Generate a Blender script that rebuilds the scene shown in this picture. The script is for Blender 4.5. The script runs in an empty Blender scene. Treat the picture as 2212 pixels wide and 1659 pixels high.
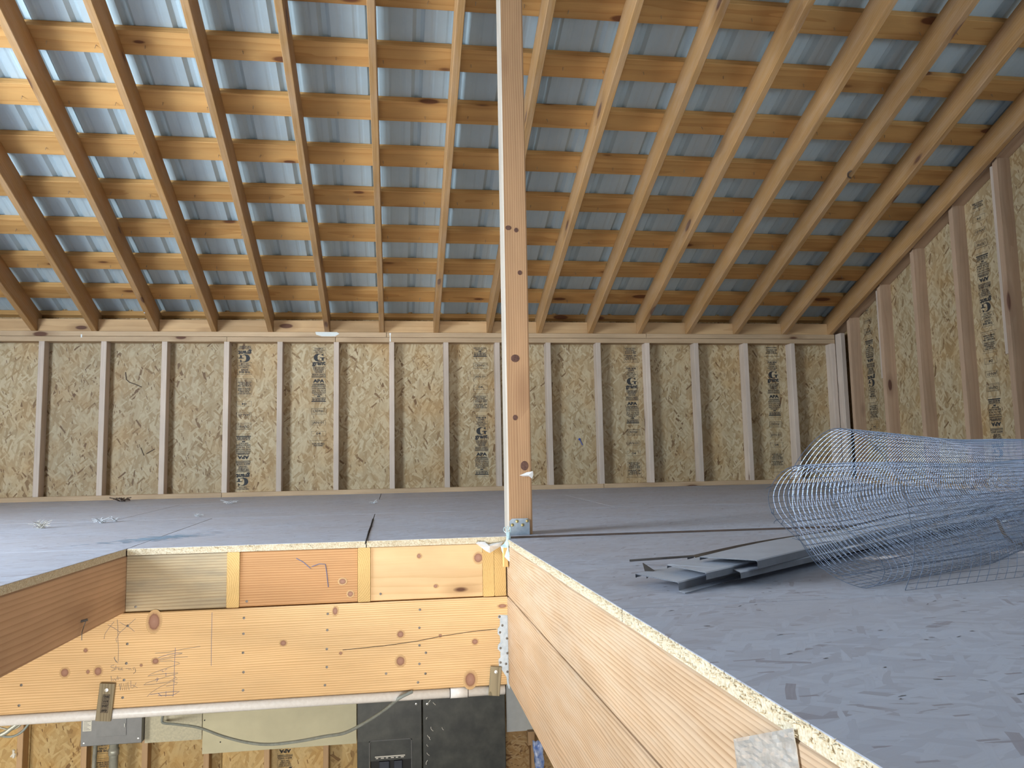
import bpy, bmesh, math, random
from mathutils import Vector, Matrix
random.seed(7)
sc = bpy.context.scene
COL = sc.collection

# ---------------------------------------------------------------- camera
cam_d = bpy.data.cameras.new('camera')
cam = bpy.data.objects.new('camera', cam_d)
COL.objects.link(cam)
R_ = Vector((0.9891819, -0.1453044, -0.0201420))
U_ = Vector((0.0045969, -0.1065350, 0.9942983))
F_ = Vector((0.1466218, 0.9836345, 0.1047145))
m = Matrix((R_, U_, -F_)).transposed().to_4x4()
m.translation = Vector((0, 0, 0.2381))
cam.matrix_world = m
cam_d.sensor_fit = 'HORIZONTAL'
cam_d.sensor_width = 36.0
cam_d.lens = 36.0 * 1713.94 / 2212.0
cam_d.clip_start = 0.02
cam_d.clip_end = 200
sc.camera = cam

# ---------------------------------------------------------------- world, light, exposure
sc.view_settings.view_transform = 'Standard'
sc.view_settings.look = 'None'
sc.view_settings.gamma = 1.0
sc.view_settings.use_curve_mapping = False
sc.view_settings.exposure = 0.0
sc.cycles.use_denoising = True
sc.cycles.diffuse_bounces = 3
sc.cycles.adaptive_threshold = 0.1
sc.cycles.max_bounces = 8
sc.cycles.caustics_reflective = False
sc.cycles.caustics_refractive = False
sc.cycles.sample_clamp_indirect = 6.0
W = bpy.data.worlds.new('sky'); sc.world = W; W.use_nodes = True
bg = W.node_tree.nodes['Background']
bg.inputs['Color'].default_value = (0.62, 0.78, 1.0, 1)
bg.inputs['Strength'].default_value = 1.2

sun_d = bpy.data.lights.new('sun', 'SUN'); sun_d.energy = 4.5; sun_d.angle = 0.0093; sun_d.color = (1.0, 0.95, 0.86)
sun = bpy.data.objects.new('sun', sun_d); COL.objects.link(sun)
sun.rotation_euler = Vector((0.80, 0.26, -0.72)).to_track_quat('-Z', 'Y').to_euler()      # through the left gable opening onto the floor left of the view
def area_light(name, loc, target, sx, sy, power, color):
    d = bpy.data.lights.new(name, 'AREA'); d.shape = 'RECTANGLE'
    d.size = sx; d.size_y = sy; d.energy = power; d.color = color
    o = bpy.data.objects.new(name, d); COL.objects.link(o)
    o.location = loc
    o.rotation_euler = (Vector(target) - Vector(loc)).to_track_quat('-Z', 'Y').to_euler()
    return o
# daylight through the window of the left gable, the window of the right gable, the loft door behind
# the camera and the garage door below it
area_light('daylight_left_window', (-3.57, 1.7, 1.0), (0, 3.3, 0.8), 1.35, 1.65, 320, (0.72, 0.86, 1.0))
area_light('daylight_right_window', (3.52, 0.55, 1.75), (0.6, 4.6, 2.2), 1.1, 1.2, 42, (0.66, 0.83, 1.0))
area_light('daylight_loft_door', (-0.3, -4.75, 1.1), (0, 3, 1.0), 2.6, 1.5, 7, (0.86, 0.93, 1.0))
area_light('daylight_garage_door', (-1.0, -4.6, -1.5), (-0.3, 4, -0.6), 3.2, 2.0, 420, (1.0, 0.95, 0.87))
area_light('garage_wall_fill', (-3.58, 3.3, -1.35), (-0.5, 6.0, -1.6), 1.2, 1.0, 95, (1.0, 0.95, 0.82))  # added fill to brighten the lower wall; that side has no window opening

# ---------------------------------------------------------------- node helper
class NT:
    def __init__(s, name):
        s.m = bpy.data.materials.new(name); s.m.use_nodes = True
        s.t = s.m.node_tree; s.n = s.t.nodes; s.b = s.n['Principled BSDF']
    def node(s, typ, **kw):
        n = s.n.new(typ)
        for k, v in kw.items():
            if k.startswith('i_'):
                key = k[2:]
                key = int(key) if key.isdigit() else key
                n.inputs[key].default_value = v
            else: setattr(n, k, v)
        return n
    def link(s, a, b): s.t.links.new(a, b)
    def math(s, op, a, b=None, c=None, clamp=False):
        n = s.n.new('ShaderNodeMath'); n.operation = op; n.use_clamp = clamp
        for i, v in enumerate((a, b, c)):
            if v is None: continue
            if isinstance(v, (int, float)): n.inputs[i].default_value = v
            else: s.link(v, n.inputs[i])
        return n.outputs[0]
    def vmath(s, op, a, b=None):
        n = s.n.new('ShaderNodeVectorMath'); n.operation = op
        for i, v in enumerate((a, b)):
            if v is None: continue
            if isinstance(v, tuple): n.inputs[i].default_value = v
            else: s.link(v, n.inputs[i])
        return n.outputs[0]
    def mix(s, fac, a, b, mode='MIX'):
        n = s.n.new('ShaderNodeMix'); n.data_type = 'RGBA'; n.blend_type = mode
        for key, v in ((0, fac), (6, a), (7, b)):
            if isinstance(v, (int, float)): n.inputs[key].default_value = v
            elif isinstance(v, tuple): n.inputs[key].default_value = (*v, 1) if len(v) == 3 else v
            else: s.link(v, n.inputs[key])
        return n.outputs[2]
    def ramp(s, fac, stops, interp='LINEAR'):
        n = s.n.new('ShaderNodeValToRGB'); n.color_ramp.interpolation = interp
        e = n.color_ramp.elements
        while len(e) < len(stops): e.new(0.5)
        for el, (p, c) in zip(e, stops):
            el.position = p; el.color = (*c, 1) if len(c) == 3 else c
        s.link(fac, n.inputs[0]); return n.outputs[0]
    def maprange(s, v, a, b, c, d):
        n = s.n.new('ShaderNodeMapRange'); n.clamp = True
        s.link(v, n.inputs[0])
        for i, x in enumerate((a, b, c, d)): n.inputs[i + 1].default_value = x
        return n.outputs[0]
    def noise(s, vec, scale, detail=3.0, rough=0.55, dist=0.0):
        n = s.node('ShaderNodeTexNoise'); n.inputs['Scale'].default_value = scale
        n.inputs['Detail'].default_value = detail; n.inputs['Roughness'].default_value = rough
        n.inputs['Distortion'].default_value = dist
        s.link(vec, n.inputs['Vector']); return n.outputs['Fac']
    def bump(s, h, strength, dist=0.002):
        n = s.node('ShaderNodeBump'); n.inputs['Strength'].default_value = strength
        n.inputs['Distance'].default_value = dist
        s.link(h, n.inputs['Height']); s.link(n.outputs[0], s.b.inputs['Normal'])
    def local(s, rnd=True):
        tc = s.node('ShaderNodeTexCoord')
        if not rnd: return tc.outputs['Object']
        oi = s.node('ShaderNodeObjectInfo')
        cv = s.node('ShaderNodeCombineXYZ')
        s.link(s.math('MULTIPLY', oi.outputs['Random'], 37.0), cv.inputs[0])
        s.link(s.math('MULTIPLY', oi.outputs['Random'], 3.1), cv.inputs[1])
        s.link(s.math('MULTIPLY', oi.outputs['Random'], 7.7), cv.inputs[2])
        return s.vmath('ADD', tc.outputs['Object'], cv.outputs[0])
    def rnd(s): return s.node('ShaderNodeObjectInfo').outputs['Random']

# solid lumber: growth rings about a pith line outside the board (local X = grain), streaks, knots
def lumber(name, light, dark, knot=(0.12, 0.05, 0.025), ring=95.0, contrast=0.7, rough=0.65,
           knots=1.0, vary=0.18, dirt=None, dirt_amt=0.0, pith=0.09, saw=0.0, edge=0.0, warp_amt=0.035):
    q = NT(name)
    tc = q.node('ShaderNodeTexCoord').outputs['Object']
    rn = q.rnd()
    v = q.local()
    st = q.vmath('MULTIPLY', v, (1.1, 9.0, 9.0))
    warp = q.noise(st, 1.0, 2.0)
    sep = q.node('ShaderNodeSeparateXYZ'); q.link(tc, sep.inputs[0])
    oy = q.math('ADD', q.math('MULTIPLY', q.math('SUBTRACT', rn, 0.5), 0.12), edge)
    oz = q.math('ADD', q.math('MULTIPLY', q.math('FRACT', q.math('MULTIPLY', rn, 17.3)), 0.06), pith)
    yy = q.math('ADD', sep.outputs[1], oy); zz = q.math('ADD', sep.outputs[2], oz)
    r = q.math('SQRT', q.math('ADD', q.math('MULTIPLY', yy, yy), q.math('MULTIPLY', zz, zz)))
    r = q.math('ADD', r, q.math('MULTIPLY', q.math('SUBTRACT', warp, 0.5), warp_amt))
    ph = q.math('FRACT', q.math('MULTIPLY', r, ring))
    band = q.math('POWER', ph, 2.6)
    fine = q.noise(q.vmath('MULTIPLY', v, (3.0, 160.0, 160.0)), 1.0, 2.0)
    fac = q.math('MULTIPLY', band, contrast)
    fac = q.math('ADD', fac, q.math('MULTIPLY', q.math('SUBTRACT', fine, 0.5), 0.5), clamp=True)
    col = q.mix(fac, light, dark)
    # per-board tone
    tone = q.math('ADD', q.math('MULTIPLY', q.math('SUBTRACT', q.math('FRACT', q.math('MULTIPLY', rn, 91.7)), 0.5), vary * 2), 1.0)
    blotch = q.noise(q.vmath('MULTIPLY', v, (2.2, 7.0, 7.0)), 1.0, 4.0)
    tone = q.math('MULTIPLY', tone, q.maprange(blotch, 0.25, 0.75, 0.82, 1.14))
    tn = q.node('ShaderNodeCombineXYZ')
    for i in range(3): q.link(tone, tn.inputs[i])
    col = q.mix(1.0, col, tn.outputs[0], 'MULTIPLY')
    if knots > 0:
        vo = q.node('ShaderNodeTexVoronoi', feature='F1'); vo.inputs['Scale'].default_value = 1.0
        wv = q.vmath('ADD', q.vmath('MULTIPLY', v, (3.2, 9.0, 9.0)), (0.3, 0.1, 0.2))
        q.link(wv, vo.inputs['Vector'])
        sc_ = q.node('ShaderNodeSeparateColor'); q.link(vo.outputs['Color'], sc_.inputs[0])
        on = q.math('GREATER_THAN', sc_.outputs[0], 1.0 - 0.42 * knots)
        size = q.math('ADD', q.math('MULTIPLY', sc_.outputs[1], 0.17), 0.11)
        d = q.math('DIVIDE', vo.outputs['Distance'], size)
        core = q.math('MULTIPLY', q.maprange(d, 0.75, 1.0, 1.0, 0.0), on)
        halo = q.math('MULTIPLY', q.maprange(d, 0.9, 2.2, 0.55, 0.0), on)
        col = q.mix(halo, col, tuple(0.55 * a + 0.45 * b for a, b in zip(dark, knot)))
        col = q.mix(core, col, knot)
    if dirt is not None:
        dn = q.noise(q.vmath('MULTIPLY', v, (4.0, 22.0, 22.0)), 1.0, 5.0, 0.65)
        col = q.mix(q.math('MULTIPLY', q.maprange(dn, 0.42, 0.68, 0.0, 1.0), dirt_amt), col, dirt)
    q.link(col, q.b.inputs['Base Color'])
    q.b.inputs['Roughness'].default_value = rough
    q.b.inputs['Specular IOR Level'].default_value = 0.3
    h = q.math('ADD', q.math('MULTIPLY', fine, 0.6), q.math('MULTIPLY', band, 0.5))
    if saw > 0:
        sw = q.node('ShaderNodeTexWave', wave_type='BANDS', bands_direction='X')
        sw.inputs['Scale'].default_value = 60.0; sw.inputs['Distortion'].default_value = 2.0
        q.link(tc, sw.inputs['Vector'])
        h = q.math('ADD', h, q.math('MULTIPLY', sw.outputs['Fac'], saw))
    q.bump(h, 0.35, 0.0012)
    return q.m

# oriented strand board: overlapping rotated layers of stretched cells (local XY = sheet)
def osb(name, base, mid, lightc, darkc, size=1.0, amber=None, rough=0.6, spec=0.35, contrast=1.0, grain_dir=0.0, bump=0.5, stain=None, vary=0.12):
    q = NT(name)
    v = q.local()
    wob = q.node('ShaderNodeTexNoise'); wob.inputs['Scale'].default_value = 9.0; wob.inputs['Detail'].default_value = 2.0
    q.link(v, wob.inputs['Vector'])
    v = q.vmath('ADD', v, q.vmath('MULTIPLY', q.vmath('SUBTRACT', wob.outputs['Color'], (0.5, 0.5, 0.5)), (0.012, 0.012, 0.0)))
    col = None; height = None
    specs = [(0.0, 9, 34, 0.0), (0.35, 10, 46, 0.45), (-0.5, 9, 40, 0.5), (0.9, 12, 55, 0.66), (-0.2, 8, 50, 0.55), (0.6, 13, 75, 0.74), (-0.85, 14, 80, 0.76)]
    for i, (ang, sx, sy, thr) in enumerate(specs):
        rot = q.node('ShaderNodeVectorRotate', rotation_type='Z_AXIS'); rot.inputs['Angle'].default_value = ang + grain_dir
        q.link(q.vmath('ADD', v, (i * 3.7, i * 1.9, 0.0)), rot.inputs['Vector'])
        sv = q.vmath('MULTIPLY', rot.outputs[0], (sy / size, sx / size, 0.0))
        vo = q.node('ShaderNodeTexVoronoi', voronoi_dimensions='2D', feature='F1', distance='CHEBYCHEV')
        vo.inputs['Scale'].default_value = 1.0; vo.inputs['Randomness'].default_value = 0.95
        q.link(sv, vo.inputs['Vector'])
        s3 = q.node('ShaderNodeSeparateColor'); q.link(vo.outputs['Color'], s3.inputs[0])
        fib = q.noise(q.vmath('MULTIPLY', rot.outputs[0], (420.0, 24.0, 1.0)), 1.0, 2.0)
        c = q.ramp(s3.outputs[0], [(0.0, darkc), (0.04, mid), (0.35, base), (0.8, lightc), (1.0, lightc)])
        c = q.mix(q.math('MULTIPLY', q.maprange(fib, 0.35, 0.75, 0.0, 0.45), contrast), c, mid)
        edge = q.maprange(vo.outputs['Distance'], 0.36, 0.5, 0.0, 0.5)
        c = q.mix(q.math('MULTIPLY', edge, 0.55 * contrast), c, darkc)
        if col is None: col = c; height = s3.outputs[1]
        else:
            mask = q.math('GREATER_THAN', s3.outputs[2], thr)
            mask = q.math('MULTIPLY', mask, q.math('LESS_THAN', vo.outputs['Distance'], 0.44))
            col = q.mix(mask, col, c)
            height = q.math('ADD', q.math('MULTIPLY', q.math('SUBTRACT', 1.0, mask), height), q.math('MULTIPLY', mask, s3.outputs[1]))
    slit = q.node('ShaderNodeTexVoronoi', voronoi_dimensions='2D', feature='F1', distance='CHEBYCHEV'); slit.inputs['Scale'].default_value = 1.0
    rot = q.node('ShaderNodeVectorRotate', rotation_type='Z_AXIS'); rot.inputs['Angle'].default_value = 0.2 + grain_dir
    q.link(v, rot.inputs['Vector']); q.link(q.vmath('MULTIPLY', rot.outputs[0], (150.0 / size, 30.0 / size, 0.0)), slit.inputs['Vector'])
    s4 = q.node('ShaderNodeSeparateColor'); q.link(slit.outputs['Color'], s4.inputs[0])
    col = q.mix(q.math('MULTIPLY', q.math('GREATER_THAN', s4.outputs[0], 0.975), q.math('LESS_THAN', slit.outputs['Distance'], 0.33)), col, darkc)
    if amber is not None:
        an = q.noise(q.vmath('MULTIPLY', v, (4.0, 4.0, 1.0)), 1.0, 3.0)
        col = q.mix(q.maprange(an, 0.45, 0.72, 0.0, 0.6), col, amber, 'MULTIPLY')
    if stain is not None:
        sn = q.noise(q.vmath('MULTIPLY', v, (2.0, 2.0, 1.0)), 1.0, 6.0, 0.65)
        col = q.mix(q.maprange(sn, 0.35, 0.75, 0.0, 0.75), col, stain)
    rn = q.rnd()
    tone = q.math('ADD', q.math('MULTIPLY', q.math('SUBTRACT', rn, 0.5), 2 * vary), 1.0)
    tn = q.node('ShaderNodeCombineXYZ')
    for i in range(3): q.link(tone, tn.inputs[i])
    col = q.mix(1.0, col, tn.outputs[0], 'MULTIPLY')
    q.link(col, q.b.inputs['Base Color'])
    q.b.inputs['Roughness'].default_value = rough
    q.b.inputs['Specular IOR Level'].default_value = spec
    q.bump(height, bump, 0.001)
    return q

def plain(name, col, rough=0.5, metal=0.0, spec=0.4, noise_amt=0.12, noise_scale=18.0, col2=None, emit=None):
    q = NT(name)
    v = q.local()
    n = q.noise(v, noise_scale, 4.0, 0.6)
    c2 = col2 if col2 is not None else tuple(max(0, c * (1 - 2.2 * noise_amt)) for c in col)
    c = q.mix(q.maprange(n, 0.35, 0.7, 0.0, 1.0), col, c2)
    q.link(c, q.b.inputs['Base Color'])
    q.b.inputs['Roughness'].default_value = rough; q.b.inputs['Metallic'].default_value = metal
    q.b.inputs['Specular IOR Level'].default_value = spec
    return q.m

M = {}
M['rafter'] = lumber('rafter wood', (0.43, 0.235, 0.09), (0.32, 0.155, 0.05), knots=0.5, ring=70, contrast=0.55, vary=0.12, dirt=(0.55, 0.42, 0.32), dirt_amt=0.22)
M['purlin'] = lumber('purlin wood', (0.56, 0.305, 0.105), (0.40, 0.18, 0.05), knot=(0.14, 0.05, 0.018), knots=1.0, ring=60, contrast=0.6, vary=0.12)
M['stud'] = lumber('stud wood', (0.60, 0.48, 0.385), (0.47, 0.35, 0.265), knot=(0.14, 0.075, 0.05), knots=0.5, ring=80, contrast=0.5, vary=0.14)
M['stud_warm'] = lumber('gable stud wood', (0.49, 0.325, 0.21), (0.38, 0.23, 0.14), knot=(0.13, 0.06, 0.04), knots=0.7, ring=80, contrast=0.5, vary=0.12)
M['plate'] = lumber('plate wood', (0.52, 0.36, 0.215), (0.40, 0.25, 0.13), knots=0.5, ring=75, contrast=0.5, vary=0.1)
M['blocking'] = lumber('eave blocking wood', (0.55, 0.345, 0.17), (0.41, 0.235, 0.1), knots=0.7, ring=60, contrast=0.5, vary=0.16)
M['beam'] = lumber('beam fir', (0.82, 0.565, 0.30), (0.56, 0.33, 0.13), knot=(0.36, 0.17, 0.10), knots=0.0, ring=150, contrast=1.1, vary=0.03, pith=0.13, edge=0.42, warp_amt=0.022)
M['trimmer'] = lumber('trimmer fir', (0.63, 0.43, 0.265), (0.38, 0.22, 0.11), knot=(0.34, 0.17, 0.09), knots=0.2, ring=140, contrast=1.05, vary=0.04, pith=0.13, edge=0.30, warp_amt=0.05, dirt=(0.74, 0.62, 0.48), dirt_amt=0.3)
M['joist_red'] = lumber('red block wood', (0.62, 0.345, 0.155), (0.43, 0.20, 0.075), knots=0.4, ring=130, contrast=1.15, vary=0.02, edge=0.35, warp_amt=0.015)
M['joist_pale'] = lumber('pale block wood', (0.76, 0.51, 0.265), (0.60, 0.36, 0.16), knots=0.5, ring=60, contrast=0.5, vary=0.02)
M['joist_grey'] = lumber('weathered block wood', (0.56, 0.45, 0.285), (0.36, 0.255, 0.14), knots=0.1, ring=120, contrast=1.1, vary=0.02, edge=0.3, warp_amt=0.02, dirt=(0.22, 0.20, 0.16), dirt_amt=0.5)
M['joist_end'] = lumber('sawn end grain', (0.72, 0.48, 0.19), (0.48, 0.27, 0.08), knots=0.0, ring=170, contrast=0.8, vary=0.08)
M['joist_brown'] = lumber('brown joist wood', (0.60, 0.38, 0.23), (0.42, 0.24, 0.13), knots=0.4, ring=80, contrast=0.8, vary=0.02, pith=0.11, edge=0.22, warp_amt=0.03)
M['post'] = lumber('post wood', (0.46, 0.265, 0.135), (0.28, 0.14, 0.062), knot=(0.13, 0.05, 0.03), knots=0.2, ring=120, contrast=0.8, vary=0.02, edge=0.2, warp_amt=0.025)
M['treated'] = lumber('treated wood', (0.36, 0.30, 0.19), (0.19, 0.155, 0.095), knots=0.0, ring=260, contrast=0.9, vary=0.08)
def knot_material():
    q = NT('knot wood'); g = q.node('ShaderNodeTexCoord').outputs['Generated']
    d = q.vmath('MULTIPLY', q.vmath('SUBTRACT', g, (0.5, 0.5, 0.5)), (2.0, 0.0, 2.0))
    n = q.node('ShaderNodeVectorMath', operation='LENGTH'); q.link(d, n.inputs[0])
    r = q.math('ADD', n.outputs['Value'], q.math('MULTIPLY', q.math('SUBTRACT', q.noise(q.local(), 160.0, 2.0), 0.5), 0.16))
    c = q.ramp(r, [(0.0, (0.40, 0.22, 0.15)), (0.45, (0.34, 0.17, 0.11)), (0.60, (0.26, 0.115, 0.065)), (0.70, (0.50, 0.30, 0.14)), (0.95, (0.64, 0.42, 0.2))])
    q.link(c, q.b.inputs['Base Color']); q.b.inputs['Roughness'].default_value = 0.65; return q.m
M['knot'] = knot_material()
M['post_knot'] = plain('post knot', (0.15, 0.07, 0.045), 0.7, noise_scale=120, col2=(0.07, 0.03, 0.02))
M['post_pale'] = lumber('pale post face', (0.50, 0.43, 0.35), (0.36, 0.27, 0.19), knots=0.0, ring=120, contrast=0.6, vary=0.02)  # paler wood colour for the left face alone
M['edge_brown'] = plain('brown sheet edge', (0.15, 0.10, 0.075), 0.85)  # dark brown for panel undersides and most sheet sides
M['osb'] = osb('wall strand board', (0.425, 0.31, 0.17), (0.345, 0.235, 0.115), (0.53, 0.42, 0.26), (0.15, 0.08, 0.035), size=1.05, amber=(0.95, 0.74, 0.48), contrast=0.6, grain_dir=1.57).m
M['osb_v'] = osb('gable strand board', (0.425, 0.31, 0.17), (0.345, 0.235, 0.115), (0.53, 0.42, 0.26), (0.15, 0.08, 0.035), size=1.05, amber=(0.95, 0.74, 0.48), contrast=0.6).m
M['osb_low'] = osb('garage strand board', (0.52, 0.37, 0.165), (0.45, 0.305, 0.125), (0.61, 0.465, 0.235), (0.20, 0.11, 0.04), size=1.4, amber=(1.0, 0.78, 0.42), contrast=0.8, grain_dir=1.57).m
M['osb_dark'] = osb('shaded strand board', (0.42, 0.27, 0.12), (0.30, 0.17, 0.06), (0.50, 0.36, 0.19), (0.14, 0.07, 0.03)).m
M['osb_edge'] = plain('strand board edge', (0.76, 0.69, 0.53), 0.8, noise_scale=260, col2=(0.50, 0.38, 0.22))
M['floor'] = osb('weathered floor board', (0.48, 0.50, 0.575), (0.435, 0.44, 0.50), (0.535, 0.56, 0.64), (0.31, 0.285, 0.32), size=1.0, rough=0.55, spec=0.3,
                 contrast=0.7, grain_dir=1.35, stain=(0.46, 0.43, 0.45), bump=0.35, vary=0.04).m
M['roof_metal'] = plain('roof sheet primer', (0.46, 0.55, 0.58), 0.42, 0.0, 0.5, noise_amt=0.05, noise_scale=3.0)
M['galv'] = plain('galvanized steel', (0.44, 0.49, 0.53), 0.5, 0.6, 0.4, noise_scale=60, col2=(0.32, 0.37, 0.42))
M['wire'] = plain('galvanized wire', (0.23, 0.275, 0.36), 0.4, 0.65, 0.5, noise_scale=40)
M['nail'] = plain('nail steel', (0.60, 0.55, 0.50), 0.35, 0.9, 0.5)
M['nail_dark'] = plain('nail head', (0.17, 0.155, 0.14), 0.5, 0.6, 0.5)
M['screw'] = plain('bright screw', (0.75, 0.78, 0.78), 0.3, 0.7, 0.5)
M['brass'] = plain('yellow zinc screw', (0.50, 0.40, 0.18), 0.35, 0.8, 0.5)
M['flash'] = plain('painted flashing', (0.58, 0.61, 0.68), 0.45, 0.1, 0.5, noise_amt=0.06, noise_scale=12)
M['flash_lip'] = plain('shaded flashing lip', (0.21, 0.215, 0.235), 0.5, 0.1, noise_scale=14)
M['flash_brown'] = plain('flashing inner face', (0.10, 0.085, 0.075), 0.5, 0.1)
M['pvc'] = plain('white pipe', (0.88, 0.88, 0.87), 0.35, noise_scale=90, col2=(0.80, 0.79, 0.77))
M['grey_steel'] = plain('grey enamel', (0.22, 0.235, 0.255), 0.42, 0.1, 0.45, noise_amt=0.05)
M['grey_line'] = plain('grey enamel seam', (0.12, 0.13, 0.14), 0.5)
M['cream'] = plain('cream painted board', (0.62, 0.60, 0.43), 0.55, noise_amt=0.05, noise_scale=5)
M['cream_rough'] = plain('speckled cream board', (0.58, 0.56, 0.43), 0.6, noise_scale=70, col2=(0.46, 0.45, 0.35))
M['pale_blue'] = plain('pale painted board', (0.55, 0.60, 0.63), 0.5, noise_amt=0.04)
M['black_panel'] = plain('smudged black enamel', (0.034, 0.04, 0.042), 0.35, 0.0, 0.5, noise_scale=9, col2=(0.075, 0.083, 0.078))
M['black'] = plain('black plastic', (0.012, 0.013, 0.015), 0.4)
M['breaker'] = plain('breaker plastic', (0.045, 0.055, 0.085), 0.35)
M['white'] = plain('white paint mark', (0.82, 0.82, 0.78), 0.6, noise_amt=0.03)
M['paper'] = plain('paper label', (0.70, 0.71, 0.66), 0.7, noise_amt=0.03)
M['print'] = plain('stamp ink', (0.022, 0.022, 0.026), 0.7, noise_scale=150, col2=(0.05, 0.047, 0.04))
M['print_soft'] = plain('worn stamp ink', (0.085, 0.07, 0.05), 0.75, noise_scale=150, col2=(0.19, 0.15, 0.10))
M['pencil'] = plain('pencil line', (0.26, 0.22, 0.20), 0.7)
M['pencil_blue'] = plain('blue pencil line', (0.17, 0.18, 0.30), 0.7)
M['cable'] = plain('grey cable', (0.30, 0.34, 0.33), 0.5)
M['conduit'] = plain('steel conduit', (0.47, 0.49, 0.44), 0.4, 0.3, 0.5)
M['plastic_white'] = plain('torn white sheet', (0.80, 0.77, 0.74), 0.55, noise_scale=25)
M['plastic_blue'] = plain('pale blue plastic', (0.62, 0.80, 0.82), 0.35, noise_scale=60)
M['foil'] = plain('crinkled foil tape', (0.80, 0.79, 0.76), 0.28, 0.55, 0.5, noise_scale=55, col2=(0.52, 0.51, 0.49))
M['blue_wrap'] = plain('blue plastic wrap', (0.10, 0.20, 0.55), 0.25, noise_scale=30, col2=(0.55, 0.65, 0.85))
M['blue_rag'] = plain('blue debris', (0.05, 0.10, 0.45), 0.6)
M['fluff'] = plain('fluff', (0.66, 0.66, 0.66), 0.9)
M['fluff_tan'] = plain('tan fluff', (0.55, 0.50, 0.42), 0.9)
M['chip'] = plain('dark wood chip', (0.10, 0.065, 0.045), 0.8)
M['grit'] = plain('floor grit', (0.22, 0.19, 0.18), 0.9)
M['chalk'] = plain('blue chalk', (0.28, 0.42, 0.56), 0.9, noise_scale=120, col2=(0.38, 0.42, 0.48))
M['crack'] = plain('dark crack', (0.04, 0.03, 0.025), 0.9)
M['concrete'] = plain('garage concrete', (0.36, 0.35, 0.33), 0.8)
M['stick'] = plain('dry stick', (0.20, 0.16, 0.12), 0.8)

# ---------------------------------------------------------------- helpers
def link_obj(name, mesh, mat, parent=None):
    o = bpy.data.objects.new(name, mesh); COL.objects.link(o)
    if mat is not None and not mesh.materials: mesh.materials.append(mat)
    if parent is not None:
        o.parent = parent; o.matrix_parent_inverse = Matrix.Identity(4)
    return o
def place(o, mw):                       # world matrix -> local matrix (parents carry only a translation)
    p = o.parent; off = Vector((0, 0, 0))
    while p is not None:
        off += Vector(p.matrix_basis.translation); p = p.parent
    mw = mw.copy(); mw.translation = mw.translation - off
    o.matrix_basis = mw
    return o
def tag(o, label=None, cat=None, group=None, kind=None):
    if label: o['label'] = label
    if cat: o['category'] = cat
    if group: o['group'] = group
    if kind: o['kind'] = kind
    return o
def thing(name, label, cat, loc=(0, 0, 0), group=None):
    o = bpy.data.objects.new(name, None); COL.objects.link(o); o.location = loc
    o.empty_display_size = 0.05
    return tag(o, label, cat, group)
def structure(name, label=None):
    o = bpy.data.objects.new(name, None); COL.objects.link(o)
    return tag(o, label, kind='structure')
def mesh_from(name, V, Fc, smooth=False):
    me = bpy.data.meshes.new(name); me.from_pydata([tuple(v) for v in V], [], Fc)
    bm = bmesh.new(); bm.from_mesh(me); bmesh.ops.recalc_face_normals(bm, faces=bm.faces); bm.to_mesh(me); bm.free()
    if smooth:
        for p in me.polygons: p.use_smooth = True
    me.update(); return me
def raw(name, V, Fc, mat, parent=None, smooth=False):
    """mesh given in world coordinates; origin moved to its middle"""
    V = [Vector(v) for v in V]
    c = sum(V, Vector()) / len(V)
    me = mesh_from(name, [v - c for v in V], Fc, smooth)
    o = link_obj(name, me, mat, parent)
    return place(o, Matrix.Translation(c))
BOARDS = {}
def board_mesh(L, w, t, ch=0.003):
    key = (round(L, 3), round(w, 4), round(t, 4), ch)
    if key in BOARDS: return BOARDS[key].copy()
    a, b = w / 2, t / 2
    prof = [(-a + ch, -b), (a - ch, -b), (a, -b + ch), (a, b - ch), (a - ch, b), (-a + ch, b), (-a, b - ch), (-a, -b + ch)]
    V = [(-L / 2, y, z) for y, z in prof] + [(L / 2, y, z) for y, z in prof]
    Fc = [tuple(range(8))[::-1], tuple(range(8, 16))] + [(i, (i + 1) % 8, 8 + (i + 1) % 8, 8 + i) for i in range(8)]
    BOARDS[key] = mesh_from('lumber', V, Fc)
    return BOARDS[key].copy()
def board(name, mat, p0, p1, w, t, wdir, parent=None, ch=0.003):
    """board from p0 to p1 (centre line), width along wdir"""
    p0 = Vector(p0); p1 = Vector(p1); d = p1 - p0; L = d.length; x = d.normalized()
    y = Vector(wdir); y = (y - x * y.dot(x)).normalized(); z = x.cross(y)
    o = link_obj(name, board_mesh(L, w, t, ch), mat, parent)
    mw = Matrix((x, y, z)).transposed().to_4x4(); mw.translation = (p0 + p1) / 2
    return place(o, mw)
def box(name, mat, lo, hi, parent=None, along=0, ch=0.002):
    """axis-aligned board filling lo..hi, grain along the given axis"""
    lo = Vector(lo); hi = Vector(hi); c = (lo + hi) / 2; s = hi - lo
    e = [Vector((1, 0, 0)), Vector((0, 1, 0)), Vector((0, 0, 1))]
    others = [i for i in range(3) if i != along]
    wi = max(others, key=lambda i: s[i]); ti = [i for i in others if i != wi][0]
    ch = min(ch, s[ti] * 0.3)
    return board(name, mat, c - e[along] * s[along] / 2, c + e[along] * s[along] / 2, s[wi], s[ti], e[wi], parent, ch)
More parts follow.
